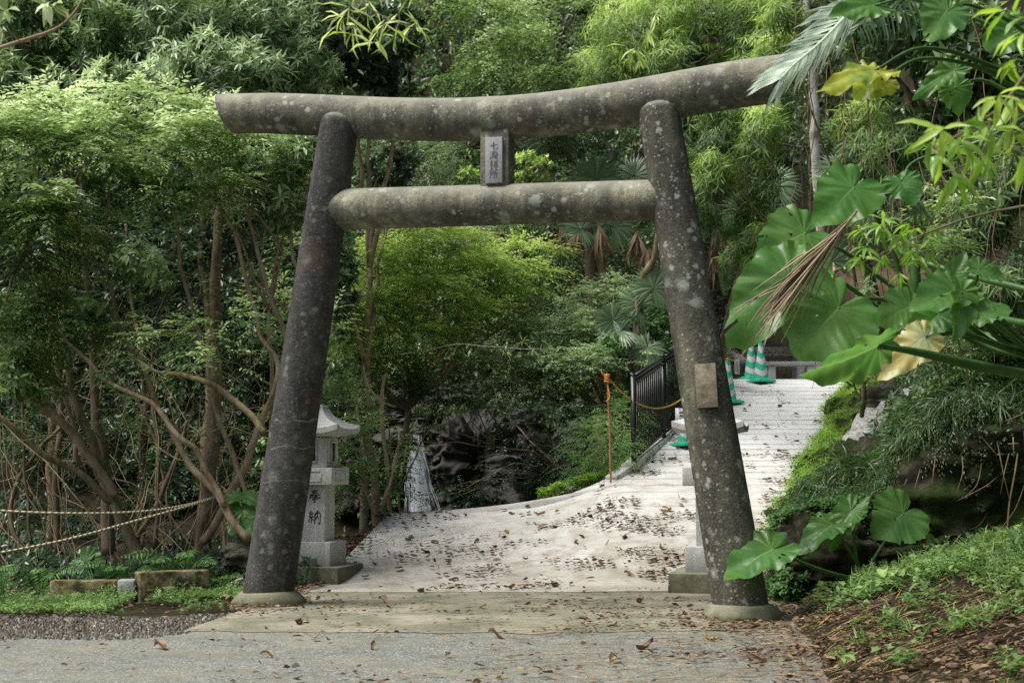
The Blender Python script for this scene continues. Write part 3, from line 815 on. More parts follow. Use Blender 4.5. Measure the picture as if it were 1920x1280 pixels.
f3 = f2 + (f2 - f1) * 1.28; f3[2] = f2[2] + .45; f4 = P(1352, 613, 24.6)
fence_run('black railing climbing the left edge of the ramp past the right pillar', [f1, f2, f3, f4], 1.2, [15, 17, 18], [f1, f2, f3, f4])
g1, g2, g3 = P(1360, 640, 26.6), P(1400, 652, 29), P(1500, 654, 29.4)
g2[2] = g1[2]; g3[2] = g1[2]
fence_run('black railing along the far terrace behind the cones and the stone table', [g1, g2, g3], .95, [20, 11], [g1, g2, g3])

# ------------------------------------------------------------------ traffic cones
def cone(px, base_py, D, label):
    b = P(px, base_py, D); b[2] = float(rz(b[0], b[1])) + .02
    th = thing('traffic_cone', label, 'traffic cone', b, 'green and white traffic cones on the ramp')
    m = MB(); m.box(b + (0, 0, .022), (.185, .185, .022), axes(.5), taper=.95); m.box(b + (0, 0, .052), (.145, .145, .012), axes(.5), taper=.9)
    m.build('base', M['cone_green'], th, bevel=.006)
    # chevrons: split each side strip by a zig-zag height field
    segs = 48; zs = np.linspace(.06, .70, 65)
    def rad(z): return .128 + (.028 - .128) * (z - .06) / .64
    mg, mw = MB(), MB()
    ang = np.arange(segs) * 2 * math.pi / segs - math.pi / 2
    for i in range(len(zs) - 1):
        for k in range(segs):
            tri = abs(((ang[k] + math.pi / 2 + math.pi / segs + math.pi) % (math.pi * 1) ) / math.pi - .5) * 2
            z = (zs[i] + zs[i + 1]) / 2 + .085 * tri - .02
            isw = (.16 < z < .25) or (.36 < z < .46) or (.56 < z < .66)
            tgt = mw if isw else mg
            r0, r1 = rad(zs[i]), rad(zs[i + 1]); a0, a1 = ang[k], ang[k] + 2 * math.pi / segs
            tgt.add([b + (r0 * math.cos(a0), r0 * math.sin(a0), zs[i]), b + (r0 * math.cos(a1), r0 * math.sin(a1), zs[i]),
                     b + (r1 * math.cos(a1), r1 * math.sin(a1), zs[i + 1]), b + (r1 * math.cos(a0), r1 * math.sin(a0), zs[i + 1])], [(0, 1, 2, 3)])
    mg.build('cone_body', M['cone_green'], th); mw.build('chevron_stripes', M['cone_white'], th)
    m = MB(); m.tube([b + (0, 0, .695), b + (0, 0, .73), b + (0, 0, .735)], [.03, .026, .012], 12, smooth=False); m.build('tip', M['rope_y'], th)
    return b + np.array((0, 0, .72))
c1 = cone(1427, 718, 24.5, 'tall green and white cone in front of the stone table, right of its pair')
c2 = cone(1409, 716, 25.2, 'green and white cone standing just left behind the tall cone')
c3 = cone(1366, 757, 22.8, 'green and white cone showing only its right side beside the right pillar')
c4 = cone(1289, 838, 20.0, 'lowest green cone, half hidden left of the right pillar')
def rope(name, label, a_, b_, sag, r, mat, n=14, cat='rope', extra=None):
    pts = []
    for k in range(n + 1):
        t_ = k / n; p = a_ * (1 - t_) + b_ * t_; p = p - np.array((0, 0, sag * 4 * t_ * (1 - t_))); pts.append(p)
    m = MB(); m.tube(pts, r, 6, 3)
    o = m.build(name, mat, smooth=True, origin=a_); return tag(o, label, cat)
op_base = P(1146, 905, 18.2); op_base[2] = min(op_base[2], float(gz(op_base[0], op_base[1])) + .1)
op_top = P(1138, 700, 18.2)
th = thing('orange_pole', 'thin orange metal pole standing left of the black railing', 'pole', op_base)
m = MB(); m.tube([op_base - (0, 0, .1), (op_base + op_top) / 2 + (.012, 0, 0), op_top], .013, 8, 4, wob=.006); m.build('rod', M['orange'], th, smooth=True)
m = MB()
for k in range(4): 
    a0 = k * 1.7; q = op_top + np.array((.0, 0, -.02 - .028 * k))
    m.tube([q + .028 * np.array((math.cos(t_), math.sin(t_), .15 * math.sin(t_ + a0))) for t_ in np.linspace(0, 6.28, 12)], .012, 6, 2)
m.tube([op_top - (0, 0, .08), op_top + (-.05, -.02, -.02), op_top + (-.075, -.02, .03)], .009, 6)
m.tube([op_top - (0, 0, .1), op_top + (.03, -.03, -.3), op_top + (-.01, -.02, -.36)], .009, 6)
m.build('rope_knot', M['rope_o'], th, smooth=True)
rope('barrier_rope', 'yellow rope sagging from the orange pole to the lowest cone', op_top + (.02, 0, -.06), c4, .28, .0095, M['rope_y'])
rope('barrier_rope', 'yellow rope between the lowest cone and the cone beside the pillar', c4, c3, .12, .0095, M['rope_y'])
rope('barrier_rope', 'yellow rope with a hanging paper tag between the two upper cone groups', c3, c2, .14, .0095, M['rope_y'])
rope('barrier_rope', 'short yellow rope joining the two cones by the stone table', c2, c1, .06, .0095, M['rope_y'])
# hanging paper notices
def notice(c, label, w, h, yaw):
    R = axes(yaw); th = thing('paper_notice', label, 'sign', c)
    m = MB(); m.box(c, (w, .003, h), R); s_ = m.build('sheet', M['paper'], th)
    m = MB()
    rr = np.random.default_rng(5)
    for k in range(5):
        q = c - R[1] * .005 + R[2] * (h * (.6 - .3 * k)) 
        m.box(q, (w * rr.uniform(.12, .35), .001, h * .06), R)
    m.build('print', M['ink'], s_)
mid = (c3 + c2) / 2; notice(P(1382, 687, 24.0), 'small white tag hanging on the yellow rope by the two upper cones', .045, .13, 0)
notice(P(1274, 786, 20.0) + (0, -.2, 0), 'white paper notice hanging on the lowest cone', .085, .15, .25)

# ------------------------------------------------------------------ stone table and bench
zt = 2.76
ta = P(1412, 668, 26.6); 
tb = thing('stone_table', 'mossy concrete table at the top of the ramp, right of the cones', 'table', (5.0, 27, zt))
m = MB(); m.box((5.05, 27.0, 3.44), (.62, .35, .055)); m.build('tabletop', M['slab'], tb, bevel=.02)
for x_ in (4.65, 5.45):
    m = MB(); m.box((x_, 27.0, 3.07), (.07, .25, .31)); m.build('leg', M['column'], tb, bevel=.01)
be = thing('stone_bench', 'grey concrete bench in front of the mossy table', 'bench', (5.1, 26.2, zt))
m = MB(); m.box((5.15, 26.2, 3.14), (.58, .15, .035)); m.build('seat', M['steel'], be, bevel=.01)
for x_ in (4.78, 5.5):
    m = MB(); m.box((x_, 26.2, 2.93), (.07, .12, .17)); m.build('leg', M['column'], be, bevel=.01)
# ------------------------------------------------------------------ building
bz = 2.7
bd = thing('rest_shelter', 'grey walled shelter with pale columns under a rusty sloping roof', 'building', (7.5, 30, bz))
def wp(px, D): return (px - 960) / F * D
m = MB(); m.box((wp(1640, 29.6), 29.6, 3.55), (1.05, .06, .85)); m.build('wall', M['wallgrey'], bd)
m = MB(); m.box((wp(1528, 29.6), 29.62, 3.55), (.22, .06, .85)); m.build('wall', M['column'], bd)
for px, w_ in ((1553, .085), (1597, .11), (1690, .11)):
    m = MB(); m.box((wp(px, 29.3), 29.3, 3.6), (w_, w_, .87)); m.build('column', M['column'], bd, bevel=.01)
m = MB(); rfp = [(wp(1525, 28.8), 28.7, 4.6), (wp(1740, 28.8), 28.7, 4.5), (wp(1760, 31), 31.2, 5.6), (wp(1510, 31), 31.2, 5.7)]
rfp = np.array(rfp); V = np.array([[rfp[0] * (1 - a) * (1 - b) + rfp[1] * a * (1 - b) + rfp[2] * a * b + rfp[3] * (1 - a) * b for a in np.linspace(0, 1, 60)] for b in np.linspace(0, 1, 20)])
V[..., 2] += .035 * np.abs(np.sin(np.arange(60) * .9))[None, :]
m.grid(V); lo = V[0].copy(); lo[:, 2] -= .14; m.grid(np.stack([V[0], lo])); m.build('roof', M['tile'], bd)
m = MB(); m.box((wp(1635, 28.9), 28.8, 4.45), (1.2, .06, .07)); m.build('eave_beam', M['wallgrey'], bd)

# ------------------------------------------------------------------ kerb stones and rope on the left
def kerb_stone(a_, b_, h, mat, label, w=.085):
    t_ = nrm(b_ - a_); R = np.array([t_, np.cross((0, 0, 1), t_), (0, 0, 1)])
    L = np.linalg.norm(b_ - a_) / 2; n = 22
    m = MB(); m.box((a_ + b_) / 2 + (0, 0, h / 2 - .05), (L, w, h / 2 + .05), R)
    o = m.build('kerb_stone', mat, bevel=.014, origin=(a_ + b_) / 2)
    return tag(o, label, 'kerb', 'old kerb stones in the grass')
ka, kb, kc, kd = P(97, 1112, 13.55), P(222, 1111, 13.6), P(254, 1110, 13.62), P(388, 1098, 14.0)
for q in (ka, kb, kc, kd): q[2] = 0.0
kerb_stone(ka, kb - (.01, 0, 0), .165, M['kerb'], 'left kerb stone with ochre stains beside the grass')
kerb_stone(kb, kc, .168, M['steel'], 'short grey mortar block between the two stained kerb stones')
kerb_stone(kc + (.01, 0, 0), kd, .235, M['kerb'], 'right kerb stone with dark moss stain, slightly raised')
ra = P(402, 932, 14.6)
def hang(pix, label):
    pts = [P(*q) for q in pix]; m = MB(); m.tube(pts, .0125, 8, 8); o = m.build('striped_rope', M['rope'], smooth=True, origin=pts[0]); return tag(o, label, 'rope')
hang([(402, 932, 14.6), (350, 946, 14.5), (270, 958, 14.4), (150, 962, 14.3), (0, 957, 14.2), (-160, 940, 14.0)], 'upper pale striped rope running level to the left edge')
hang([(402, 934, 14.62), (340, 952, 14.3), (240, 980, 13.9), (130, 1010, 13.5), (0, 1036, 13.1), (-160, 1060, 12.6)], 'lower pale striped rope slanting down to the left edge')

# ------------------------------------------------------------------ boulders, cliff, waterfall, chute
def rockmesh(c, r, seed, amp=.25, fr=1.0, n=40, squash=(1, 1, 1)):
    th_ = np.linspace(0.02, math.pi - .02, n); ph_ = np.linspace(0, 2 * math.pi, 2 * n, endpoint=False)
    T, Pp = np.meshgrid(th_, ph_, indexing='ij')
    d = np.stack([np.sin(T) * np.cos(Pp), np.sin(T) * np.sin(Pp), np.cos(T)], -1)
    d = d / (np.abs(d) ** 4).sum(-1, keepdims=True) ** .25          # blocky
    k = 1 + amp * fnoise(d + seed, 1.5 * fr) + amp * .35 * fnoise(d + seed, 4.5 * fr) + amp * .12 * fnoise(d + seed, 12 * fr) - amp * .45 * np.maximum(0, .35 - np.abs(fnoise((d + seed) * np.array((1, 1, 1.9)), 2.8 * fr))) + amp * .05 * fnoise(d + seed, 30 * fr)
    V = np.asarray(c) + d * k[..., None] * np.asarray(r) 
    m = MB(); m.grid(V, wrap=True); return m
def rock(name, label, c, r, seed, mat, amp=.25, kind=None, n=40):
    m = rockmesh(c, r, seed, amp, n=n); o = m.build(name, mat, smooth=True, origin=c); return tag(o, label, 'rock', kind=kind)
rock('boulder', 'dark mossy boulder beside the white chute', P(1650, 752, 20.2), (.26, .24, .22), 3, M['rock2'])
rock('boulder', 'low dark boulder right behind the mossy one', P(1705, 738, 20.6), (.24, .24, .14), 8, M['rock2'])
rock('boulder', 'pale grey boulder at the foot of the orange pole', P(1078, 935, 19.0), (.20, .24, .16), 12, M['chute'])
rock('boulder', 'small brown boulder behind the left pillar foot', P(462, 1040, 14.6), (.24, .2, .13), 15, M['rock2'])
rock('boulder', 'mossy boulder under the elephant ear plant', P(1560, 1060, 13.0), (.42, .32, .34), 22, M['bank'], .3)
rock('boulder', 'broad mossy boulder right of the elephant ear stalks', P(1750, 1040, 12.95), (.62, .35, .36), 31, M['bank'], .3)
def cliff(name, label, c, r, seed):
    return rock(name, label, c, r, seed, M['rock'], .34, n=150)
cliff('cliff_rock', 'big dark cliff block right of the waterfall', P(890, 880, 27.3), (.95, .9, 1.05), 41)
cliff('cliff_rock', 'upper dark cliff block above the waterfall', P(790, 790, 28.2), (1.1, .8, .6), 44)
cliff('cliff_rock', 'dark cliff block left of the waterfall', P(690, 900, 28.2), (.75, .8, 1.1), 47)
cliff('cliff_rock', 'low dark cliff block in the shade right of the gully', P(1010, 900, 27.6), (.8, .8, .9), 52)
th = thing('waterfall', 'narrow white waterfall splashing down between dark rocks', 'waterfall', P(790, 980, 26.6))
V = []; UV = []
for i, t_ in enumerate(np.linspace(0, 1, 40)):
    py = 815 + 190 * t_
    xc = np.interp(t_, [0, .2, .5, 1], [776, 780, 786, 794]); hw = np.interp(t_, [0, .15, .5, 1], [8, 14, 28, 48])
    row = []
    for u in np.linspace(-1, 1, 30):
        D = 26.9 - .9 * t_ + .12 * abs(u)
        p = P(xc + hw * u, py, D); p = p + np.array((0, -.06 * math.sin(u * 9 + 3 * math.sin(t_ * 7)), 0)); row.append(p)
    V.append(row); UV.append([(u_, t_) for u_ in np.linspace(0, 1, 30)])
m = MB(); m.grid(V, uv=UV); m.build('water_sheet', M['water'], th, smooth=True)
V2 = np.array(V) + np.array((.08, .12, 0)); m = MB(); m.grid(V2, uv=1 - np.array(UV)); m.build('water_sheet', M['water'], th, smooth=True)
rw = np.random.default_rng(17); m = MB()
for k in range(170):
    u0 = float(np.clip(rw.normal(0, .45), -1, 1)); t0 = rw.uniform(0, .55); t1 = min(1, t0 + rw.uniform(.25, .7)); pts = []
    for t_ in np.linspace(t0, t1, 7):
        xc = np.interp(t_, [0, .2, .5, 1], [776, 780, 786, 796]); hw = np.interp(t_, [0, .15, .5, 1], [6, 11, 24, 42])
        pts.append(P(xc + hw * (u0 + .06 * math.sin(9 * t_ + k)), 812 + 190 * t_, 26.75 - .95 * t_ + .1 * abs(u0)))
    r_ = rw.uniform(.002, .009); m.tube(pts, [r_ * .2, r_, r_, r_ * .8, r_, r_ * .6, r_ * .2], 5, 2, wob=.02, caps=False)
m.build('water_strands', M['strand'], th, smooth=True)
# concrete chute
La = [(1700, 738, 20.7), (1655, 765, 19.9), (1610, 800, 19.2), (1575, 850, 18.5), (1548, 900, 17.9)]
Ra = [(1735, 745, 20.2), (1712, 785, 19.4), (1672, 832, 18.5), (1640, 868, 18.0), (1585, 925, 17.3)]
A_, B_ = catmull([P(*q) for q in La], 16), catmull([P(*q) for q in Ra], 16)
V = np.array([A_ * (1 - u) + B_ * u for u in np.linspace(0, 1, 26)]); V[..., 2] += .09 + .05 * np.sin(np.linspace(0, 1, 26) * math.pi)[:, None] + .02
V += (fnoise(V, 3.5) * .05 + fnoise(V, 11) * .018)[..., None] * np.array((0, 0, 1.))
m = MB(); m.grid(V)
for ln in (V[0], V[-1]):
    b_ = ln.copy(); b_[:, 2] -= .25; m.grid(np.stack([ln, b_]))
o = m.build('concrete_chute', M['chute'], smooth=True, sharp=40); tag(o, 'pale concrete spill slab slanting down the right bank', 'slab')
# ------------------------------------------------------------------ foliage tools
T2 = (np.array([(0, 0, 0), (.42, -.5, .10), (.42, .5, .10), (1, 0, -.06)]), np.array([(0, 3, 1), (0, 2, 3)]))
T6 = (np.array([(0, 0, 0), (.3, -.42, .13), (.3, 0, .03), (.3, .42, .13), (.66, -.36, .05), (.66, 0, -.05), (.66, .36, .05), (1, 0, -.22)]),
      np.array([(0, 2, 1), (0, 3, 2), (1, 2, 5), (1, 5, 4), (2, 3, 6), (2, 6, 5), (4, 5, 7), (5, 6, 7)]))
T6F = (np.array([(0, 0, .05), (.3, -.42, .22), (.3, 0, .02), (.3, .42, .16), (.66, -.36, .12), (.66, 0, .02), (.66, .36, .25), (1, 0, .12)]), T6[1])
def perp(d, n):
    n = n - d * (d * n).sum(-1, keepdims=True)
    return nrm(n)
def leaves(m, pos, d, n, L, W, v, T=T2):
    tv, tf = T
    d = nrm(d); n = perp(d, n); s = np.cross(d, n)
    N = len(pos); L = np.broadcast_to(L, (N,)); W = np.broadcast_to(W, (N,))
    V = (pos[:, None] + (L[:, None] * tv[:, 0])[..., None] * d[:, None] + (W[:, None] * tv[:, 1])[..., None] * s[:, None]
         + (np.where(tv[:, 2] < 0, L[:, None], W[:, None]) * tv[:, 2])[..., None] * n[:, None])
    k = len(tv)
    Fc = (tf[None] + (np.arange(N) * k)[:, None, None]).reshape(-1, 3)
    m.add(V.reshape(-1, 3), Fc, np.repeat(np.clip(np.broadcast_to(v, (N,)), 0, 1), k))
def basis(a):
    ref = np.where(np.abs(a[:, 2:3]) < .9, np.array([[0, 0, 1.]]), np.array([[1., 0, 0]]))
    x = nrm(np.cross(ref, a)); return x, np.cross(a, x)
UP = np.array((0, 0, 1.))
def whorl(m, c, a, v, rng, n=8, L=.13, W=.035, spread=(35, 95), droop=.25, T=T2):
    N = len(c); a = nrm(a); x, y = basis(a)
    k = np.arange(n)
    az = k * 2.4 + rng.uniform(0, 6.28, (N, 1)) + rng.normal(0, .2, (N, n))
    tl = np.radians(rng.uniform(spread[0], spread[1], (N, n)))
    d = np.cos(tl)[..., None] * a[:, None] + np.sin(tl)[..., None] * (np.cos(az)[..., None] * x[:, None] + np.sin(az)[..., None] * y[:, None])
    d = d - UP * droop * rng.uniform(.3, 1.4, (N, n))[..., None]
    nn = a[:, None] * .6 + UP * .6 + rng.normal(0, .15, (N, n, 3))
    p = np.repeat(c[:, None], n, 1) + a[:, None] * (rng.uniform(-.35, .1, (N, n))[..., None] * L)
    s = rng.uniform(.6, 1.15, (N, n))
    leaves(m, p.reshape(-1, 3), d.reshape(-1, 3), nn.reshape(-1, 3), (L * s).reshape(-1), (W * s).reshape(-1),
           (v[:, None] + rng.normal(0, .10, (N, n))).reshape(-1), T)
def spray(m, c, a, v, rng, n=9, L=.07, W=.024, tw=.28, droop=.25, T=T2, flat=.75):
    """leaves set alternately along a twig: layered, flattish foliage"""
    N = len(c); a = nrm(a * np.array((1, 1, 1 - flat)) + rng.normal(0, .12, (N, 3)))
    s0 = nrm(np.cross(a, UP)); up = nrm(np.cross(s0, a) + rng.normal(0, .18, (N, 3)))
    t_ = (np.arange(n) + .3) / n
    sg = np.where(np.arange(n) % 2, 1, -1)
    tw_ = tw * rng.uniform(.7, 1.2, (N, 1))
    p = c[:, None] + a[:, None] * (t_[None] * tw_)[..., None] - UP * ((t_ ** 2)[None] * tw_ * droop)[..., None]
    d = a[:, None] * (.35 + .8 * t_[None, :, None] ** 2) + s0[:, None] * sg[None, :, None] * (1 - .5 * t_[None, :, None]) - UP * (.15 + .5 * droop * rng.uniform(0, 1.5, (N, n)))[..., None]
    d = d + rng.normal(0, .15, (N, n, 3))
    nn = np.repeat(up[:, None], n, 1) + rng.normal(0, .2, (N, n, 3))
    s = rng.uniform(.65, 1.15, (N, n)) * (1 - .25 * t_[None])
    leaves(m, p.reshape(-1, 3), d.reshape(-1, 3), nn.reshape(-1, 3), (L * s).reshape(-1), (W * s).reshape(-1),
           (v[:, None] + .10 * t_[None] + rng.normal(0, .09, (N, n))).reshape(-1), T)
def lobes_w(lobes):
    out = []
    for px, py, D, rxp, ryp, rzm in lobes: out.append((P(px, py, D), np.array((PX(rxp, D), rzm, PX(ryp, D)))))
    return out
def sample_crown(lobes, n, rng, gap=-.55, fill=.5, nf=1.6, back=.65, upbias=.15, lay=1.0):
    L = lobes_w(lobes); ar = np.array([r[0] * r[2] for _, r in L]) ** .9; ar = ar / ar.sum()
    C, A, Vv = [], [], []
    for (c, r), w_ in zip(L, ar):
        k = int(n * w_ * 1.9) + 8
        d = nrm(rng.normal(size=(k, 3)) + np.array((0, -.25, upbias)))
        rad = 1 - fill * rng.uniform(0, 1, k) ** 1.6
        rad = rad * (1 + .22 * fnoise(d * 1.1 + c, 2.3))
        p = c + d * rad[:, None] * r
        g = fnoise(p * np.array((1, 1, lay)), nf)
        keep = (g > gap) & ~((d[:, 1] > .35) & (rng.uniform(size=k) < back))
        p, d, rad, g = p[keep], d[keep], rad[keep], g[keep]
        if len(p) > n * w_: p, d, rad, g = [q[:int(n * w_) + 1] for q in (p, d, rad, g)]
        C.append(p); A.append(nrm(d * r[::1] ** 0 + np.array((0, -.1, .15)) + rng.normal(0, .25, d.shape)))
        Vv.append(.40 + .26 * d[:, 2] + .26 * g + .35 * (rad - .9) + rng.normal(0, .06, len(p)))  # paler new growth on top; inner crown shade painted into leaf tone
    return np.vstack(C), np.vstack(A), np.concatenate(Vv)
KIND = {
 'lance': (whorl, dict(n=8, L=.155, W=.038, droop=.25)),
 'lance_s': (whorl, dict(n=7, L=.095, W=.026, droop=.3)),
 'oval': (whorl, dict(n=7, L=.10, W=.048, droop=.15)),
 'oval_b': (whorl, dict(n=6, L=.15, W=.065, droop=.2)),
 'acer': (spray, dict(n=11, L=.068, W=.021, tw=.26, droop=.35)),
 'acer_f': (spray, dict(n=11, L=.060, W=.020, tw=.30, droop=.35)),
 'layer': (spray, dict(n=9, L=.085, W=.032, tw=.30, droop=.25)),
 'bamboo': (whorl, dict(n=6, L=.17, W=.020, spread=(40, 110), droop=.9)),
 'vine': (spray, dict(n=8, L=.085, W=.042, tw=.35, droop=.8, flat=.3)),
 'fernish': (spray, dict(n=15, L=.06, W=.014, tw=.42, droop=.6, flat=.3)),
 'tiny': (spray, dict(n=9, L=.040, W=.016, tw=.16, droop=.3, flat=.4)),
}
SEED = [100]
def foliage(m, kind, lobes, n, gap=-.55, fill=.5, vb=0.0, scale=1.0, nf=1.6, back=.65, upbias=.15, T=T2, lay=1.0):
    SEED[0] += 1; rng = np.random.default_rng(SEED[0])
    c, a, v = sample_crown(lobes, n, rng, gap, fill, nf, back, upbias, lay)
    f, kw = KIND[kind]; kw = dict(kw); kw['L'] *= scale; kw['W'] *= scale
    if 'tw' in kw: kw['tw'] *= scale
    f(m, c, a, v + vb, rng, T=T, **kw)  # vb shifts leaf tone: painted shade in thickets, painted light on lit crowns
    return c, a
def limbs(m, base, lobes, rng, r0=.07, n_tw=5):
    """trunk from base to the lobes, limbs and fine twigs inside the crown"""
    L = lobes_w(lobes); cc = np.mean([c for c, _ in L], 0)
    fork = base * .35 + cc * .65 if len(L) > 1 else cc
    md = (base + fork) / 2 + rng.normal(0, .12, 3)
    m.tube([base - (0, 0, .15), md, fork], [r0, r0 * .8, r0 * .62], 10, 6, wob=.05)
    for c, r in L:
        e = c + np.array((0, 0, .4)) * r
        m.tube([fork, (fork + e) / 2 + rng.normal(0, .12, 3), e], [r0 * .55, r0 * .38, r0 * .12], 7, 5, wob=.06)
        for k in range(n_tw):
            d = nrm(rng.normal(size=3) + (0, -.3, .1)); s_ = (fork + e) / 2 + (e - fork) * rng.uniform(0, .45)
            q = c + d * r * .85
            m.tube([s_, (s_ + q) / 2 + rng.normal(0, .08, 3), q], [r0 * .22, r0 * .15, r0 * .05], 5, 3, wob=.05, caps=False)
def tree(name, label, cat, kind, lobes, n, mat, base=None, group=None, bark='bark', r0=.07, n_tw=5, extra=None, stems=None, crown='crown', **kw):
    L = lobes_w(lobes); cc = np.mean([c for c, _ in L], 0)
    if base is None:
        b = np.array((cc[0], cc[1] + .3, 0)); b[2] = float(surf(b[0], b[1]))
    else:
        b = np.array(base, float)
    th = thing(name, label, cat, b, group)
    SEED[0] += 1; rng = np.random.default_rng(SEED[0] + 999)
    if stems:
        for s_ in stems:
            nm, bk, wd = s_[0], s_[1], s_[2]
            m = MB()
            for pl in s_[3:]:
                pts = np.array([P(a_, b_, D_) for a_, b_, D_, _ in pl]); rr = [PX(w_, D_) / 2 * wd * .72 for _, _, D_, w_ in pl]
                if nm != 'limb': pass
                m.tube(pts, rr, 10, 7, wob=.03)
            m.build(nm, M[bk], th, smooth=True)
    else:
        m = MB(); limbs(m, b, lobes, rng, r0, n_tw); m.build('trunk' if cat == 'tree' else 'stem', M[bark], th, smooth=True)
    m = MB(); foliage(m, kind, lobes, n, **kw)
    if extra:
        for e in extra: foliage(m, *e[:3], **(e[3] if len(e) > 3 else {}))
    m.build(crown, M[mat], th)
    return th

# ------------------------------------------------------------------ far hillside cover (one mass nobody could count)
rng = np.random.default_rng(55)
m = MB()
n = 26000
yy = 27.3 + 22 * rng.uniform(0, 1, n) ** 1.3; xx = rng.uniform(-1, 1, n) * (yy * .42 + 1)
ok = ~((xx > 3.4) & (yy < 33.5))
xx, yy = xx[ok], yy[ok]
zz = gz(xx, yy) + rng.uniform(0, .9, len(xx)); pc_ = np.stack([xx, yy, zz], -1)
whorl(m, pc_, np.array((0, -.7, .8)) + rng.normal(0, .4, pc_.shape), .25 + .25 * fnoise(pc_, .7) + rng.normal(0, .08, len(xx)), rng, n=7, L=.26, W=.085, droop=.3)
yy = rng.uniform(13.5, 27.5, 9000); xx = rx(np.minimum(yy, 24.8)) + .9 + rng.uniform(0, 1, 9000) ** 1.3 * 6; ok = ~((yy > 24.6) & (xx < 9.2)); xx, yy = xx[ok], yy[ok]
pc_ = np.stack([xx, yy, gz(xx, yy) + rng.uniform(0, .8, len(xx)) + .25], -1)
whorl(m, pc_, np.array((-.5, -.6, .6)) + rng.normal(0, .4, pc_.shape), .22 + .3 * fnoise(pc_, .9) + rng.normal(0, .08, len(xx)), rng, n=7, L=.17, W=.05, droop=.5)
o = m.build('hillside_foliage', M['lf_mid']); tag(o, 'dark mass of mixed leaves covering the hillside behind everything', 'foliage', kind='stuff')
# undergrowth of the dark forest floor
m = MB(); n = 5200
yy = rng.uniform(14.2, 24, n); xx = -1.9 - rng.uniform(0, 1, n) * (yy * .36); ok = ~((xx > -3.0) & (yy > 18.2)); xx, yy = xx[ok], yy[ok]
pc_ = np.stack([xx, yy, gz(xx, yy) + rng.uniform(0, .35, len(xx)) ** 1.2], -1)
g_ = fnoise(pc_, 1.1); pc_ = pc_[g_ > -.1]
whorl(m, pc_, np.array((0, -.4, .8)) + rng.normal(0, .3, pc_.shape), .3 + rng.normal(0, .12, len(pc_)), rng, n=6, L=.12, W=.042, droop=.3)
o = m.build('forest_undergrowth', M['lf_glossy']); tag(o, 'low dark leafy undergrowth on the forest floor at left', 'undergrowth', kind='stuff')

TG = 'trees crowding the hillside'
# ---- upper left: lance-leaved canopy
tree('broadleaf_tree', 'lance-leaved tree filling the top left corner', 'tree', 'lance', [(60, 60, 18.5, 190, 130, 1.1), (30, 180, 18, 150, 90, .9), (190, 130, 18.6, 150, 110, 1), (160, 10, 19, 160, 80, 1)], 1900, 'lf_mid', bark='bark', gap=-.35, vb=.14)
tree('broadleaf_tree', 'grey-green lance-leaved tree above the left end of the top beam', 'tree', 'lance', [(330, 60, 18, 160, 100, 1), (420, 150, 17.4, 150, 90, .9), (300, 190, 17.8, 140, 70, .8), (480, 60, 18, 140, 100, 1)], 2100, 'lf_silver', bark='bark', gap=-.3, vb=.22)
tree('broadleaf_tree', 'pale-leaved tree between the top beam and the dark glossy tree', 'tree', 'lance', [(560, 40, 18.6, 130, 80, .9), (540, 140, 18, 110, 70, .8), (620, 10, 19, 100, 60, .8)], 1200, 'lf_silver', gap=-.35, vb=.26)
tree('glossy_tree', 'dark glossy round-leaved tree left of the centre of the top edge', 'tree', 'oval_b', [(700, 110, 19, 90, 85, .8), (650, 60, 19.4, 70, 60, .6), (740, 60, 19.4, 60, 60, .6), (690, 150, 19, 80, 40, .6)], 700, 'lf_glossy', bark='bark', gap=-.5, vb=.15)
tree('glossy_tree', 'glossy dark shrub tree showing below the top beam beside the left pillar', 'tree', 'oval_b', [(735, 320, 20, 60, 40, .5), (640, 520, 18, 30, 110, .5)], 260, 'lf_glossy', gap=-.6, vb=.2)
tree('broadleaf_tree', 'silvery lance-leaved sapling against the left pillar top', 'tree', 'lance', [(560, 300, 15.4, 60, 60, .4), (520, 390, 15.4, 60, 50, .4), (600, 240, 15.6, 50, 40, .4), (470, 330, 15.6, 50, 40, .4)], 330, 'lf_silver', base=(-3.0, 15.6, 0), bark='bark', r0=.03, gap=-.4, vb=.3, n_tw=4)
# ---- left: flat bright canopy tree with bundle of brown stems
canopy = [(100, 205, 14.9, 60, 26, .5), (250, 188, 15.1, 50, 24, .5), (180, 320, 14.7, 70, 24, .6), (30, 262, 14.6, 90, 50, .9), (150, 275, 14.8, 90, 36, .8), (215, 240, 15.0, 60, 30, .6), (290, 280, 14.9, 90, 44, .9), (400, 262, 14.9, 60, 46, .6), (460, 300, 14.9, 60, 26, .5), (20, 370, 14.4, 100, 70, .8), (110, 400, 14.7, 90, 60, .7), (215, 340, 14.9, 80, 34, .6), (345, 215, 15.1, 44, 30, .5), (70, 225, 14.7, 40, 18, .4), (480, 350, 15, 40, 24, .4), (340, 375, 15, 80, 22, .5), (430, 350, 15, 50, 20, .4)]
low = [(60, 450, 14.8, 110, 70, .8), (20, 560, 14.6, 80, 60, .6), (110, 600, 14.8, 90, 60, .6), (30, 690, 14.8, 60, 50, .5)]
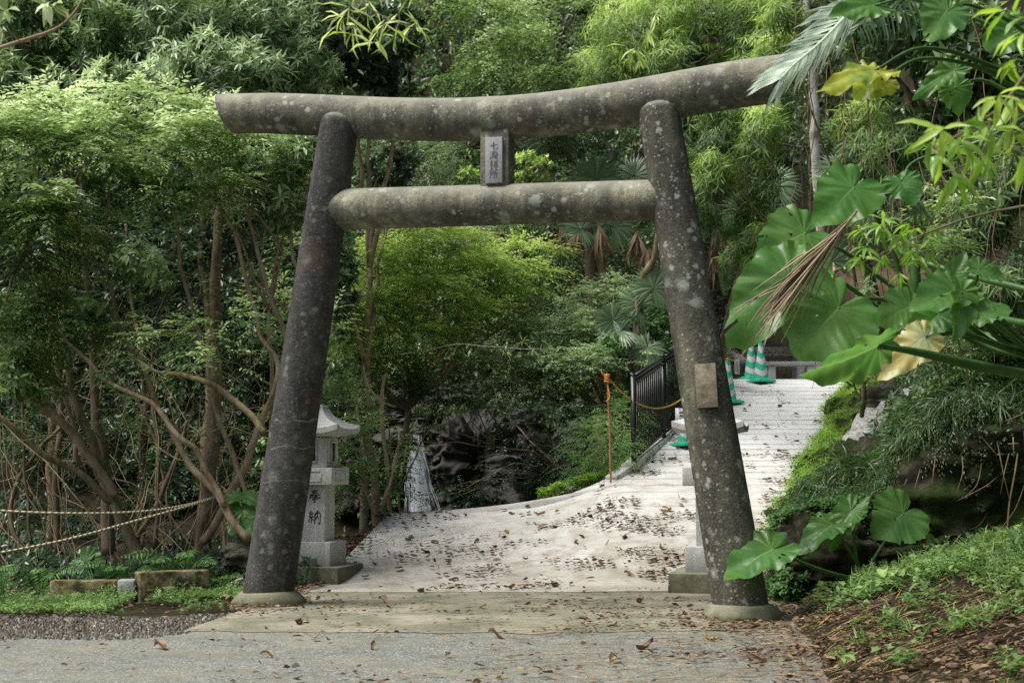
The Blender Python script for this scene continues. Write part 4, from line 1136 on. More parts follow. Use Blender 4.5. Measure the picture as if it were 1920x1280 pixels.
tree('spreading_tree', 'spreading tree with a flat bright green canopy over many thin brown stems', 'tree', 'acer', canopy, 2500, 'lf_bright', base=P(255, 1042, 15.2) * (1, 1, 0), crown='crown', gap=-.2, fill=.75, vb=.16, back=.4, upbias=.5, lay=2.2, nf=1.7, scale=1.55,
     extra=[('layer', low, 1500, dict(gap=-.25, vb=.05, T=T6)), ('oval', [(60, 700, 14.4, 60, 60, .4), (160, 560, 14.6, 60, 50, .4), (260, 500, 14.8, 60, 40, .4)], 170, dict(gap=-.3, vb=.12, T=T6, scale=1.15)), ('layer', [(250, 620, 15, 110, 50, .5), (330, 560, 15.3, 100, 60, .6)], 90, dict(gap=.0, vb=-.1)), ('oval', [(205, 345, 14.8, 60, 30, .4), (340, 345, 15, 60, 30, .4)], 60, dict(gap=-.3, vb=-.05))],
     stems=[
      ('stem', 'bark_green', 1.0, [(265, 1050, 15.1, 34), (235, 985, 15.1, 30), (205, 900, 15.15, 27), (165, 800, 15.2, 25), (135, 720, 15.3, 22), (118, 620, 15.4, 18), (112, 480, 15.5, 14), (100, 330, 15.4, 8)]),
      ('stem', 'bark', 1.0, [(215, 930, 15.05, 24), (185, 870, 15.0, 24), (130, 815, 14.9, 23), (80, 760, 14.8, 22), (25, 725, 14.7, 20), (-60, 690, 14.6, 18)]),
      ('stem', 'bark_green', 1.0, [(210, 940, 14.95, 20), (160, 890, 14.9, 19), (95, 855, 14.8, 18), (45, 815, 14.7, 17), (0, 785, 14.6, 15), (-60, 750, 14.5, 14)]),
      ('stem', 'bark_red', 1.0, [(205, 1040, 15.6, 38), (200, 940, 15.6, 34), (185, 800, 15.6, 27), (178, 680, 15.7, 22), (170, 560, 15.7, 18), (140, 420, 15.6, 14), (150, 320, 15.4, 8)]),
      ('stem', 'bark', 1.0, [(150, 870, 15.1, 14), (130, 770, 15.1, 12), (95, 690, 15, 11), (60, 640, 15, 10), (20, 620, 15, 8)], [(125, 745, 15.1, 10), (70, 690, 15.1, 9), (15, 655, 15.0, 8)]),
      ('stem', 'bark_green', .9, [(20, 700, 14.8, 12), (5, 640, 14.8, 12), (10, 560, 14.8, 10), (60, 440, 14.8, 10), (95, 330, 14.8, 6)])])
tree('twisted_tree', 'twisted brown tree whose long stems cross just left of the left pillar', 'tree', 'acer', [(430, 600, 14.3, 55, 18, .35), (380, 640, 14.4, 40, 16, .3), (300, 640, 14.6, 70, 40, .4), (240, 780, 14.8, 30, 30, .3), (405, 690, 14.3, 55, 16, .3)], 130, 'lf_mid', base=P(462, 1005, 14.35) * (1, 1, 0), gap=-.9, vb=.25, scale=1.25,
     extra=[('layer', [(400, 665, 14.2, 60, 14, .3), (250, 700, 14.5, 60, 30, .3)], 60, dict(gap=-.5, vb=.2)), ('layer', [(260, 830, 15, 60, 60, .5), (420, 850, 15, 50, 50, .4), (520, 660, 15, 30, 50, .3)], 60, dict(gap=-.3, vb=.0))],
     stems=[
      ('stem', 'bark', 1.0, [(464, 1010, 14.3, 21), (425, 960, 14.35, 20), (395, 915, 14.4, 20), (352, 870, 14.5, 18), (330, 830, 14.55, 16), (300, 765, 14.7, 15), (270, 690, 14.8, 14), (235, 640, 14.9, 12), (205, 540, 15, 11), (195, 440, 15, 9), (205, 340, 15, 6)]),
      ('stem', 'bark', 1.0, [(420, 950, 14.3, 15), (398, 905, 14.3, 14), (370, 850, 14.25, 14), (330, 815, 14.2, 15), (280, 755, 14.2, 13), (205, 715, 14.3, 12), (165, 680, 14.3, 11), (120, 625, 14.4, 10), (70, 560, 14.5, 8), (40, 480, 14.6, 5)]),
      ('stem', 'bark_green', 1.0, [(500, 815, 13.9, 17), (470, 785, 13.95, 18), (430, 745, 14, 18), (390, 718, 14, 16), (350, 710, 14.1, 15), (290, 695, 14.2, 10), (240, 665, 14.3, 6)]),
      ('stem', 'bark', 1.0, [(468, 960, 14.7, 14), (455, 905, 14.7, 13), (425, 840, 14.7, 14), (402, 770, 14.6, 12), (397, 715, 14.5, 8), (405, 690, 14.4, 5)])])
tree('forked_tree', 'forked pale brown tree rising behind the left pillar into the canopy', 'tree', 'acer', [(480, 270, 15.2, 70, 26, .5), (540, 330, 15.4, 40, 30, .4)], 380, 'lf_bright', base=P(385, 1040, 15.6) * (1, 1, 0), gap=-.6, vb=.1,
     stems=[
      ('stem', 'bark_red', 1.0, [(380, 1050, 15.8, 46), (388, 960, 15.8, 40), (395, 850, 15.8, 38), (402, 740, 15.9, 34), (405, 600, 16, 30), (408, 450, 16, 24), (420, 300, 16, 16)]),
      ('stem', 'bark', 1.0, [(378, 1015, 15.2, 24), (400, 985, 15.1, 22), (445, 900, 15, 22), (468, 840, 15, 20), (490, 780, 15, 18), (512, 720, 14.9, 14), (514, 672, 14.9, 13), (490, 625, 14.9, 12), (470, 540, 15, 11), (440, 450, 15, 10), (410, 380, 15, 9), (385, 310, 15, 6)]),
      ('stem', 'bark_yellow', 1.0, [(535, 640, 15.2, 12), (512, 560, 15.2, 12), (485, 480, 15.2, 11), (470, 410, 15.2, 10), (458, 330, 15.3, 9), (452, 240, 15.4, 7)], [(555, 500, 15.3, 10), (545, 400, 15.4, 9), (520, 270, 15.5, 7)]),
      ('stem', 'bark_yellow', 1.0, [(372, 660, 15, 10), (362, 600, 15, 10), (340, 520, 15.1, 10), (328, 420, 15.1, 9), (320, 310, 15.1, 7)]),
      ('stem', 'bark_green', .8, [(540, 580, 15, 7), (480, 520, 15, 7), (440, 460, 15, 6), (420, 400, 15, 5), (380, 330, 15.1, 4)], [(530, 470, 15, 7), (480, 400, 15, 7), (430, 350, 15, 5), (370, 300, 15.1, 4)])])
tree('thin_tree', 'thin leaning stem tree deep in the shade left of the twisted tree', 'tree', 'layer', [(270, 460, 17, 90, 50, .6), (340, 520, 17, 90, 60, .6)], 110, 'lf_glossy', base=P(300, 1010, 17) * (1, 1, 0), gap=-.2, vb=-.05,
     stems=[('stem', 'bark_red', 1.0, [(245, 1020, 17, 14), (300, 930, 17, 14), (330, 860, 17, 12), (350, 790, 17, 9)], [(290, 1030, 17, 12), (292, 900, 17, 12), (290, 760, 17, 11), (262, 640, 17, 10), (245, 540, 17, 9), (235, 420, 17, 7)], [(330, 1030, 17.4, 9), (300, 880, 17.4, 8), (260, 760, 17.4, 7), (210, 690, 17.4, 6)])])
tree('thin_tree', 'reddish upright stem standing in the dark thicket at far left', 'tree', 'layer', [(90, 800, 16.5, 60, 60, .5), (30, 880, 16.5, 60, 50, .5)], 90, 'lf_glossy', base=P(112, 1040, 16.8) * (1, 1, 0), gap=-.2, vb=0,
     stems=[('stem', 'bark_red', 1.0, [(112, 1040, 16.8, 20), (108, 900, 16.8, 17), (112, 760, 16.8, 15), (100, 640, 16.8, 12)], [(40, 1040, 16.2, 14), (20, 950, 16.2, 12), (60, 860, 16.2, 11), (130, 780, 16.2, 9)], [(55, 1030, 16, 8), (50, 900, 16, 8), (48, 760, 16, 7), (52, 640, 16, 6)])])
# glossy thicket in the middle of the left, deep shade painted into leaf tone
tree('thicket_shrub', 'dark glossy thicket under the flat canopy at left', 'shrub', 'oval', [(330, 470, 18.5, 160, 110, .9), (180, 520, 18.5, 130, 110, .8), (470, 560, 18, 80, 130, .7), (80, 640, 18.5, 110, 120, .8), (300, 640, 19, 150, 90, .8)], 1300, 'lf_glossy', gap=-.35, vb=-.08, r0=.03, crown='foliage', n_tw=9)
tree('thicket_shrub', 'darkest leafy thicket low down behind the twisted stems', 'shrub', 'layer', [(120, 850, 18, 150, 110, .8), (330, 830, 18.4, 130, 110, .8), (450, 780, 18.2, 80, 110, .6), (230, 960, 17.6, 130, 60, .5)], 800, 'lf_glossy', gap=-.3, vb=-.2, r0=.03, crown='foliage', n_tw=12)
tree('thicket_shrub', 'light green bush peeping out just behind the left pillar', 'shrub', 'layer', [(500, 600, 17, 50, 70, .5), (620, 640, 17, 40, 70, .4), (560, 480, 17.4, 40, 60, .4)], 300, 'lf_bright', gap=-.4, vb=.0, r0=.02, crown='foliage')
tree('background_tree', 'dark tree closing the gap behind the left canopy', 'tree', 'lance', [(100, 400, 21.5, 260, 160, 1.2), (420, 380, 21.5, 220, 150, 1.2), (300, 200, 22, 330, 130, 1.2), (250, 700, 22, 380, 220, 1)], 2300, 'lf_glossy', gap=-.6, vb=-.26, scale=1.35, n_tw=7)  # leaf tone lowered to paint the dark interior behind the stems

m = MB(); rng = np.random.default_rng(66)
for k in range(70):
    x0 = rng.uniform(-30, 540); D_ = rng.uniform(15.2, 18.5); q = P(x0, 1000, D_); q[2] = float(gz(q[0], q[1]))
    hgt = rng.uniform(.6, 3.6); ln = rng.normal(-.1, .45)
    m.tube([q, q + (ln * .4 * hgt + rng.normal(0, .08), rng.normal(0, .1), hgt * .4), q + (ln * .8 * hgt + rng.normal(0, .12), rng.normal(0, .15), hgt * .75), q + (ln * hgt, 0, hgt)], np.array([1, .8, .6, .25]) * rng.uniform(.003, .010), 5, 5, wob=.05, caps=False)
for k in range(60):
    q = P(rng.uniform(0, 540), rng.uniform(450, 900), rng.uniform(14.6, 17)); d = nrm(rng.normal(size=3) * (1, .5, .7)); L_ = rng.uniform(.4, 1.2)
    m.tube([q, q + d * L_ * .5 + rng.normal(0, .05, 3), q + d * L_ + rng.normal(0, .08, 3)], [.005, .004, .0015], 4, 5, wob=.04, caps=False)
o = m.build('thicket_twigs', M['bark_yellow'], smooth=True); tag(o, 'tangle of thin bare twigs among the stems at left', 'twigs', kind='stuff')
# ---- centre
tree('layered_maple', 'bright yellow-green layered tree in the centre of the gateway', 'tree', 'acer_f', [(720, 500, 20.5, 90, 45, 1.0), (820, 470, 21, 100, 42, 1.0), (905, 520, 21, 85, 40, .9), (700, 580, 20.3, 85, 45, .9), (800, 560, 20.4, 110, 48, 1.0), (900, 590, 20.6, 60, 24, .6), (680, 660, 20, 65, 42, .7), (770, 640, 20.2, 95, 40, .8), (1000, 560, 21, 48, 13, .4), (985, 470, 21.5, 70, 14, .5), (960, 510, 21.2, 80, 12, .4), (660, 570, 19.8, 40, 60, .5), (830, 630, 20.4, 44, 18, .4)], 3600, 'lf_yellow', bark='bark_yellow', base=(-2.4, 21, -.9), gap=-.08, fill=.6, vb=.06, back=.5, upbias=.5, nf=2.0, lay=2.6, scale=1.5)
tree('slope_shrub', 'darker green layered shrub under the bright tree above the waterfall', 'shrub', 'layer', [(700, 720, 20, 90, 34, .6), (790, 715, 20.6, 60, 30, .6), (650, 770, 19, 40, 50, .5), (840, 740, 21, 50, 16, .4)], 800, 'lf_mid', gap=-.3, vb=.05, crown='foliage', r0=.03)
tree('slope_shrub', 'thin-stemmed saplings right behind the left lantern', 'shrub', 'layer', [(680, 830, 17.6, 50, 50, .4), (640, 900, 17.4, 25, 40, .3), (700, 900, 17.8, 50, 40, .4), (745, 870, 18.4, 25, 40, .3), (670, 960, 17, 40, 14, .3)], 430, 'lf_mid', base=P(690, 975, 18) * (1, 1, 0) + (0, 0, .5), gap=-.3, vb=.12, crown='foliage',
     stems=[('stem', 'bark_yellow', 1.0, [(735, 965, 18.3, 13), (728, 880, 18.3, 12), (722, 800, 18.3, 11), (718, 758, 18.3, 11), (726, 700, 18.3, 7)], [(718, 758, 18.3, 8), (690, 720, 18.4, 6), (680, 690, 18.5, 4)], [(683, 960, 18, 9), (680, 870, 18, 8), (670, 760, 18, 7)], [(705, 965, 17.6, 9), (690, 925, 17.6, 10), (672, 905, 17.6, 8)], [(712, 960, 17.8, 8), (735, 900, 17.9, 7), (745, 850, 18, 5)])])
GREY = [(1010, 640, 21.5, 110, 36, .9), (1100, 625, 21.8, 90, 40, .9), (960, 690, 21, 90, 40, .8), (1060, 700, 20.8, 100, 40, .8), (1140, 680, 20.6, 70, 36, .7), (1010, 735, 20.8, 75, 24, .6), (1090, 750, 20.6, 60, 22, .5), (1150, 570, 22, 70, 40, .7)]
tree('slope_tree', 'grey-green layered tree sloping down to the dark gully right of the waterfall', 'tree', 'layer', GREY, 2600, 'lf_silver', base=(2.6, 23.2, .6), gap=-.15, fill=.5, vb=.16, back=.5, upbias=.4, nf=1.9, lay=2.2, bark='bark_green')
tree('slope_shrub', 'sprig of pale leaves reaching left over the waterfall rocks', 'shrub', 'oval', [(830, 770, 21.5, 60, 12, .3), (790, 800, 21.5, 40, 10, .3), (870, 750, 21.6, 40, 12, .3), (760, 830, 21.4, 25, 14, .2)], 90, 'lf_silver', base=(1.5, 22.4, .8), gap=-.9, vb=.3, crown='foliage', r0=.02)
tree('gully_shrub', 'very dark shrub hanging in the shadow beside the cliff', 'shrub', 'layer', base=(2.3, 24.3, .9), lobes=[(990, 830, 23.5, 90, 70, .6), (1050, 880, 22.5, 60, 60, .6), (900, 740, 25, 80, 40, .6), (960, 910, 23, 70, 40, .5), (860, 930, 24, 60, 20, .4)], n=1000, mat='lf_glossy', gap=-.5, vb=-.32, crown='foliage', r0=.03)  # leaf tone lowered, gully shade painted into the leaves
tree('verge_shrub', 'bright ferny shrub on the verge left of the black railing', 'shrub', 'fernish', [(1120, 835, 18.9, 45, 50, .4), (1165, 790, 19.6, 34, 45, .4), (1085, 880, 18.8, 26, 32, .3), (1160, 860, 18.8, 26, 30, .3)], 620, 'lf_fern', gap=-.7, vb=.1, crown='foliage', r0=.015, scale=.85)
tree('verge_shrub', 'broad-leaved light shrub behind the first fence post', 'shrub', 'oval_b', [(1190, 640, 20.6, 60, 30, .5), (1230, 600, 21, 40, 40, .5), (1150, 660, 20.6, 30, 26, .4), (1210, 720, 21, 50, 60, .4)], 300, 'lf_fern', gap=-.6, vb=.15, crown='foliage', r0=.02, scale=.9)
tree('verge_shrub', 'leafy green shrub showing through the railing bars', 'shrub', 'layer', [(1250, 750, 22.5, 60, 60, .4), (1330, 690, 25.5, 30, 40, .4)], 360, 'lf_mid', gap=-.7, vb=.1, crown='foliage', r0=.02)
# ground plants along the slab edge
# ---- centre top
tree('vine_tree', 'leafy vine-hung tree above the centre of the top beam', 'tree', 'vine', [(880, 60, 23, 120, 80, 1.1), (980, 130, 22.5, 130, 70, 1.1), (1080, 60, 23, 130, 90, 1.1), (900, 160, 22.5, 90, 40, .8), (1110, 160, 22, 120, 50, .9), (800, 20, 23.5, 90, 50, .9)], 2600, 'lf_bright', gap=-.35, vb=.02, nf=1.8, bark='bark_green', base=(.4, 29, 2.6))
tree('vine_tree', 'yellow-green bamboo-like tree above the right part of the top beam', 'tree', 'bamboo', [(1210, 60, 20, 110, 80, .9), (1290, 120, 19.5, 110, 60, .8), (1360, 50, 19.5, 120, 80, .9), (1440, 110, 19, 80, 60, .7), (1160, 130, 20.5, 90, 50, .8)], 2300, 'lf_yellow', gap=-.45, vb=.0, bark='bark_green', base=(1.6, 21.6, .7))
tree('background_tree', 'shaded tree filling the gap between the two beams', 'tree', 'lance_s', [(760, 290, 24, 120, 60, .9), (1080, 260, 24, 120, 70, .9), (700, 400, 24, 120, 70, .9), (950, 460, 25, 100, 60, .8)], 1500, 'lf_mid', gap=-.4, vb=-.05, scale=1.1, base=(-1.0, 31.2, 4.4))
tree('background_tree', 'pale twiggy tree just left of the centre strut', 'tree', 'tiny', [(790, 300, 22, 70, 45, .6), (860, 300, 22.5, 40, 40, .5), (720, 290, 22, 50, 40, .5)], 700, 'lf_silver', gap=-.3, vb=.15, scale=1.3, base=(-.8, 30.6, 3.7), bark='bark_pale', r0=.03)
tree('background_tree', 'small lime-leaved sapling right of the centre strut', 'tree', 'oval', [(1000, 310, 21, 34, 24, .3), (985, 335, 21, 26, 16, .3), (880, 330, 21.4, 20, 18, .2)], 90, 'lf_yellow', gap=-.9, vb=.2, scale=.9, base=(3.0, 27.4, .4), r0=.02)
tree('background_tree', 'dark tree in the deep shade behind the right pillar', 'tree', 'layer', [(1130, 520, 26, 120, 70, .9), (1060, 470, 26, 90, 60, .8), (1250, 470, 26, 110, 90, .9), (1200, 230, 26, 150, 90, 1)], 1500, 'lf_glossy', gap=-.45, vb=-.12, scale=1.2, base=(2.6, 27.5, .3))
# ---- right of the gate
tree('bamboo_clump', 'drooping bamboo clump right of the right pillar', 'bamboo', 'bamboo', [(1350, 260, 19, 80, 70, .7), (1400, 330, 19, 70, 80, .7), (1360, 380, 19.5, 70, 70, .6), (1430, 430, 19.5, 44, 60, .5), (1330, 330, 19, 50, 60, .5)], 1500, 'lf_bright', gap=-.4, vb=-.02, bark='bark_green', base=(5.6, 23, 2.6), r0=.02, n_tw=9)
tree('background_tree', 'deep green tree behind the white trunk', 'tree', 'layer', [(1500, 250, 28, 130, 130, .9), (1600, 380, 28, 130, 100, .9), (1720, 300, 23, 130, 150, .9), (1460, 560, 27, 120, 70, .8), (1650, 470, 32, 160, 60, .8)], 2300, 'lf_glossy', gap=-.5, vb=.02, scale=1.15, base=(6.9, 33.6, 3.0))
tree('vine_tree', 'tangled leafy trees filling the right edge above the bank', 'tree', 'layer', [(1800, 330, 15.5, 140, 100, .8), (1860, 480, 14.5, 110, 90, .7), (1700, 420, 15.5, 80, 60, .6), (1880, 200, 15, 110, 100, .7), (1650, 350, 16.5, 70, 60, .5), (1880, 620, 14.5, 100, 70, .6)], 1500, 'lf_mid', gap=-.25, vb=.0, base=(5.2, 16, 2), bark='bark', n_tw=14, r0=.04)
tree('vine_tree', 'shady broad-leaved tree in the upper right corner', 'tree', 'oval_b', [(1700, 60, 13.5, 140, 70, .7), (1830, 90, 13, 120, 80, .7), (1620, 40, 14, 90, 50, .6), (1780, 190, 13.5, 100, 60, .6)], 700, 'lf_mid', gap=-.35, vb=-.05, base=(5.0, 14.6, 2), bark='bark_green', scale=.95)
tree('vine_tree', 'light green saplings between the white trunk and the yellow leaf', 'tree', 'bamboo', [(1470, 30, 15, 50, 40, .5), (1600, 60, 15, 60, 40, .5), (1450, 90, 15.5, 40, 40, .4), (1610, 230, 15, 50, 60, .5)], 380, 'lf_yellow', gap=-.4, vb=.05, base=(4.3, 17.5, 2), bark='bark_green', r0=.03)
tree('narrow_leaved_shrub', 'narrow-leaved shrub hanging over the big elephant ear leaves', 'shrub', 'bamboo', [(1600, 370, 11, 50, 40, .3), (1640, 430, 11, 40, 50, .3), (1560, 340, 11.3, 34, 26, .2), (1620, 560, 10.8, 16, 50, .15)], 170, 'lf_silver', gap=-.8, vb=.15, base=(4.4, 13.6, 1.4), crown='foliage', scale=.62, r0=.012)
tree('narrow_leaved_shrub', 'small bright leaves below the hanging elephant ear leaves at right', 'shrub', 'layer', [(1720, 460, 10.5, 70, 30, .3), (1650, 490, 10.8, 40, 16, .2), (1780, 400, 10.5, 60, 30, .3)], 190, 'lf_bright', gap=-.6, vb=.2, base=(4.6, 13.2, 1.4), crown='foliage', scale=.8, r0=.012)

tree('overgrown_shrub', 'dense leafy shrub hanging over the upper rock bank at the right edge', 'shrub', 'layer', [(1880, 700, 13.2, 90, 70, .5), (1790, 650, 13.8, 90, 46, .5), (1930, 600, 13.6, 70, 70, .5), (1770, 690, 14.2, 40, 30, .3), (1880, 800, 12.9, 60, 40, .3)], 900, 'lf_mid', base=(5.2, 14.6, 2.2), gap=-.3, vb=-.08, crown='foliage', r0=.02, n_tw=9, T=T6)
tree('bamboo_clump', 'fine-leaved bamboo thicket between the white trunk and the right edge', 'bamboo', 'bamboo', [(1620, 300, 14, 70, 60, .5), (1720, 260, 13.6, 80, 60, .5), (1700, 380, 13.6, 80, 60, .5), (1820, 420, 12.8, 90, 70, .5), (1860, 540, 12.6, 80, 60, .5), (1640, 430, 14, 50, 40, .4), (1900, 340, 12.6, 60, 60, .4)], 1500, 'lf_bright', base=(5.3, 15.2, 2.3), gap=-.35, vb=-.12, r0=.015, n_tw=12, bark='bark_yellow')
tree('bamboo_clump', 'fresh green bamboo curtain left of the white trunk', 'bamboo', 'bamboo', [(1380, 210, 17.5, 80, 40, .5), (1340, 330, 17.5, 40, 60, .4), (1425, 250, 17, 44, 60, .5), (1400, 450, 18, 50, 50, .4)], 800, 'lf_yellow', base=(5.3, 21.8, 2.5), gap=-.3, vb=-.05, r0=.015, n_tw=9, bark='bark_yellow')
# pale trunk by the shelter
b_ = P(1543, 716, 27.5); b_[2] = 2.74
th = thing('pale_tree', 'slim white-barked trunk rising beside the stone table', 'tree', b_)
m = MB(); m.tube([b_, P(1543, 640, 27.3), P(1540, 500, 26.8), P(1531, 330, 26.3), P(1524, 180, 26), P(1512, 0, 26), P(1500, -160, 26)], np.array([17, 15, 14, 17, 17, 14, 10]) / 2 / F * 27, 12, 6, wob=.03); m.build('trunk', M['bark_pale'], th, smooth=True)
m = MB(); foliage(m, 'layer', [(1500, -60, 26, 120, 80, .9), (1480, 20, 25.5, 60, 40, .5)], 500, gap=-.5); m.build('crown', M['lf_mid'], th)
th = thing('peeling_trunk', 'thick trunk with flaking reddish bark in front of the shelter', 'tree', P(1537, 712, 27.9) * (1, 1, 0) + (0, 0, 2.74))
m = MB(); m.tube([P(1537, 722, 27.9), P(1537, 660, 27.9), P(1534, 560, 27.9), P(1528, 470, 28.2)], np.array([20, 16, 15, 12]) / 2 / F * 28, 12, 6, wob=.03); m.build('trunk', M['bark_peel'], th, smooth=True)

# ------------------------------------------------------------------ bank vegetation
def nochute(p):
    a_, b_ = proj(p)
    t_ = np.interp(b_, [735, 800, 860, 925], [0, 1, 2, 3])
    l_ = np.interp(b_, [730, 765, 800, 850, 900], [1700, 1655, 1610, 1575, 1548]); r_ = np.interp(b_, [745, 785, 832, 868, 925], [1745, 1720, 1685, 1650, 1600])
    return ~((a_ > l_ - 12) & (a_ < r_ + 8) & (b_ > 725) & (b_ < 915) & (p[:, 1] > 15.5))
m = MB(); rng = np.random.default_rng(77)
p, nn = bank_sample(4600, .3, 1, .50, 1.0, rng); g_ = fnoise(p, 1.8); k = (g_ > .0) & nochute(p); p, nn = p[k], nn[k]
spray(m, p + nn * .03, nn + (0, -.3, -.5) + rng.normal(0, .3, p.shape), .26 + .2 * fnoise(p, 2.5), rng, n=13, L=.055, W=.014, tw=.30, droop=1.0, flat=.1)
p, nn = bank_sample(2600, .35, 1, .66, 1.0, rng); k = nochute(p) & (fnoise(p, 2.2) > -.2); p, nn = p[k], nn[k]
spray(m, p + nn * .06, nn + (0, -.3, .2) + rng.normal(0, .35, p.shape), .36 + .2 * fnoise(p, 2.5), rng, n=9, L=.085, W=.028, tw=.26, droop=.9, flat=.1)
p, nn = bank_sample(12000, .36, 1, .0, .8, rng); g_ = fnoise(p, 1.7) + .4 * fnoise(p, 6); k = g_ > .14; p, nn = p[k], nn[k]
whorl(m, p, nn, .16 + .25 * fnoise(p, 3), rng, n=5, L=.026, W=.019, droop=.4)
p, nn = bank_sample(1500, .45, 1, .55, .95, rng)   # blades and ferns drooping over the lip
whorl(m, p + nn * .05, nn + (0, -.4, -.3) + rng.normal(0, .3, p.shape), .3 + rng.normal(0, .12, len(p)), rng, n=6, L=.22, W=.016, spread=(20, 80), droop=1.3, T=T6)
o = m.build('bank_greenery', M['lf_mid']); tag(o, 'ferns and creepers hanging over the dark rock bank', 'creepers', kind='stuff')
m = MB()
p, nn = bank_sample(2600, .02, .36, .1, .75, rng); g_ = fnoise(p, 2.5); p = p[(g_ > -.4) & nochute(p)]; 
whorl(m, p + (0, 0, .03), np.array((-.3, -.3, .9)) + rng.normal(0, .2, p.shape), .55 + .2 * fnoise(p, 3) + rng.normal(0, .1, len(p)), rng, n=8, L=.085, W=.010, spread=(15, 80), droop=.35)
p, nn = bank_sample(2400, .0, .40, .0, .5, rng)
spray(m, p + (0, 0, .02), np.array((-.7, -.3, .3)) + rng.normal(0, .3, p.shape), .6 + rng.normal(0, .12, len(p)), rng, n=9, L=.035, W=.012, tw=.18, droop=.6, flat=.2)
o = m.build('lime_groundcover', M['lf_moss']); tag(o, 'lime green feathery ground cover on the bank beside the ramp', 'ground cover', kind='stuff')
# leafy edge where bank meets ramp and gate
m = MB()
p, nn = bank_sample(3000, .26, .66, .0, .58, rng); g_ = fnoise(p, 2.0); k = g_ > .1; p, nn = p[k], nn[k]
whorl(m, p + nn * .03, nn + UP * .6, .35 + .25 * fnoise(p, 3), rng, n=5, L=.06, W=.038, droop=.3)
o = m.build('bank_creeper', M['lf_fern']); tag(o, 'heart-leaved creeper along the foot of the bank by the ramp', 'creepers', kind='stuff')
# dry roots and twigs on the bank
m = MB()
p, nn = bank_sample(110, .35, 1, .2, .98, rng)
for q, n_ in zip(p, nn):
    L_ = rng.uniform(.15, .55); d_ = nrm(np.array((rng.normal() * .5, -.2, -1)) + rng.normal(0, .3, 3))
    m.tube([q + n_ * .03, q + n_ * .09 + d_ * L_ * .5 + rng.normal(0, .03, 3), q + n_ * .05 + d_ * L_], [.006, .005, .002], 4, 3, caps=False)
o = m.build('dry_roots', M['twig']); tag(o, 'thin dry roots and twigs trailing down the rock bank', 'roots', kind='stuff')

# ------------------------------------------------------------------ foreground ground cover
def area(n, x0, x1, y0, y1, rng): return rng.uniform(x0, x1, n), rng.uniform(y0, y1, n)
m = MB(); rng = np.random.default_rng(88)
x, y = area(30000, 1.6, 6.2, 6.3, 13.2, rng); s_ = x - xroad(y); g_ = fnoise(np.stack([x, y, x * 0], -1), 1.6)
g2_ = fnoise(np.stack([x, y, x * 0], -1), 5.0)
k = (s_ > .1) & (y < 13.1) & (.5 * g_ + .45 * g2_ + .75 * sstep(.1, 2.2, s_) + .35 * sstep(10, 12.8, y) + rng.normal(0, .22, len(x)) > .58); x, y = x[k], y[k]
p = np.stack([x, y, gz(x, y) + rng.uniform(.0, .09, len(x))], -1)
whorl(m, p, UP + rng.normal(0, .25, p.shape), .42 + .22 * fnoise(p, 2) + rng.normal(0, .1, len(x)), rng, n=5, L=.046, W=.026, spread=(45, 95), droop=.15)
k = rng.uniform(size=len(p)) < .22
spray(m, p[k], UP * .8 + rng.normal(0, .5, p[k].shape), .5 + rng.normal(0, .1, k.sum()), rng, n=9, L=.05, W=.012, tw=.22, droop=.5, flat=0)
k2 = rng.uniform(size=len(p)) < .09
whorl(m, p[k2] + (0, 0, .04), UP + rng.normal(0, .35, p[k2].shape), .6 + rng.normal(0, .15, k2.sum()), rng, n=4, L=.10, W=.058, spread=(35, 90), droop=.2, T=T6)
k2 = rng.uniform(size=len(p)) < .06
whorl(m, p[k2], UP + rng.normal(0, .2, p[k2].shape), .7 + rng.normal(0, .15, k2.sum()), rng, n=6, L=.17, W=.010, spread=(8, 55), droop=.3, T=T6)
o = m.build('weeds', M['lf_weed']); tag(o, 'low bright weeds covering the slope at lower right', 'weeds', kind='stuff')
m = MB()
x, y = area(9000, -6.6, -1.9, 11.75, 14.6, rng); g_ = fnoise(np.stack([x, y, x * 0], -1), 1.9)
edge_ = np.interp(x, [-6.6, -4, -2.6, -2.0], [12.0, 12.0, 12.25, 12.9])
k = (y > edge_ + .12 * g_) & (g_ > -.35 - .0 * x) & ~((y > 13.45) & (y < 13.9) & (x > -4.4) & (x < -2.9) & False) & (rng.uniform(size=len(x)) < np.where(x > -2.5, .0, 1)); x, y = x[k], y[k]
p = np.stack([x, y, np.maximum(gz(x, y), 0) + rng.uniform(.0, .06, len(x))], -1)
whorl(m, p, UP + rng.normal(0, .25, p.shape), .45 + .22 * fnoise(p, 2) + rng.normal(0, .1, len(x)), rng, n=6, L=.036, W=.016, spread=(30, 92), droop=.1)
k = rng.uniform(size=len(p)) < .12
spray(m, p[k], UP * 1.2 + rng.normal(0, .5, p[k].shape), .5 + rng.normal(0, .1, k.sum()), rng, n=9, L=.045, W=.014, tw=.16, droop=.4, flat=0)
o = m.build('grass', M['lf_weed']); tag(o, 'low green grass and weeds in front of the kerb stones at left', 'grass', kind='stuff')
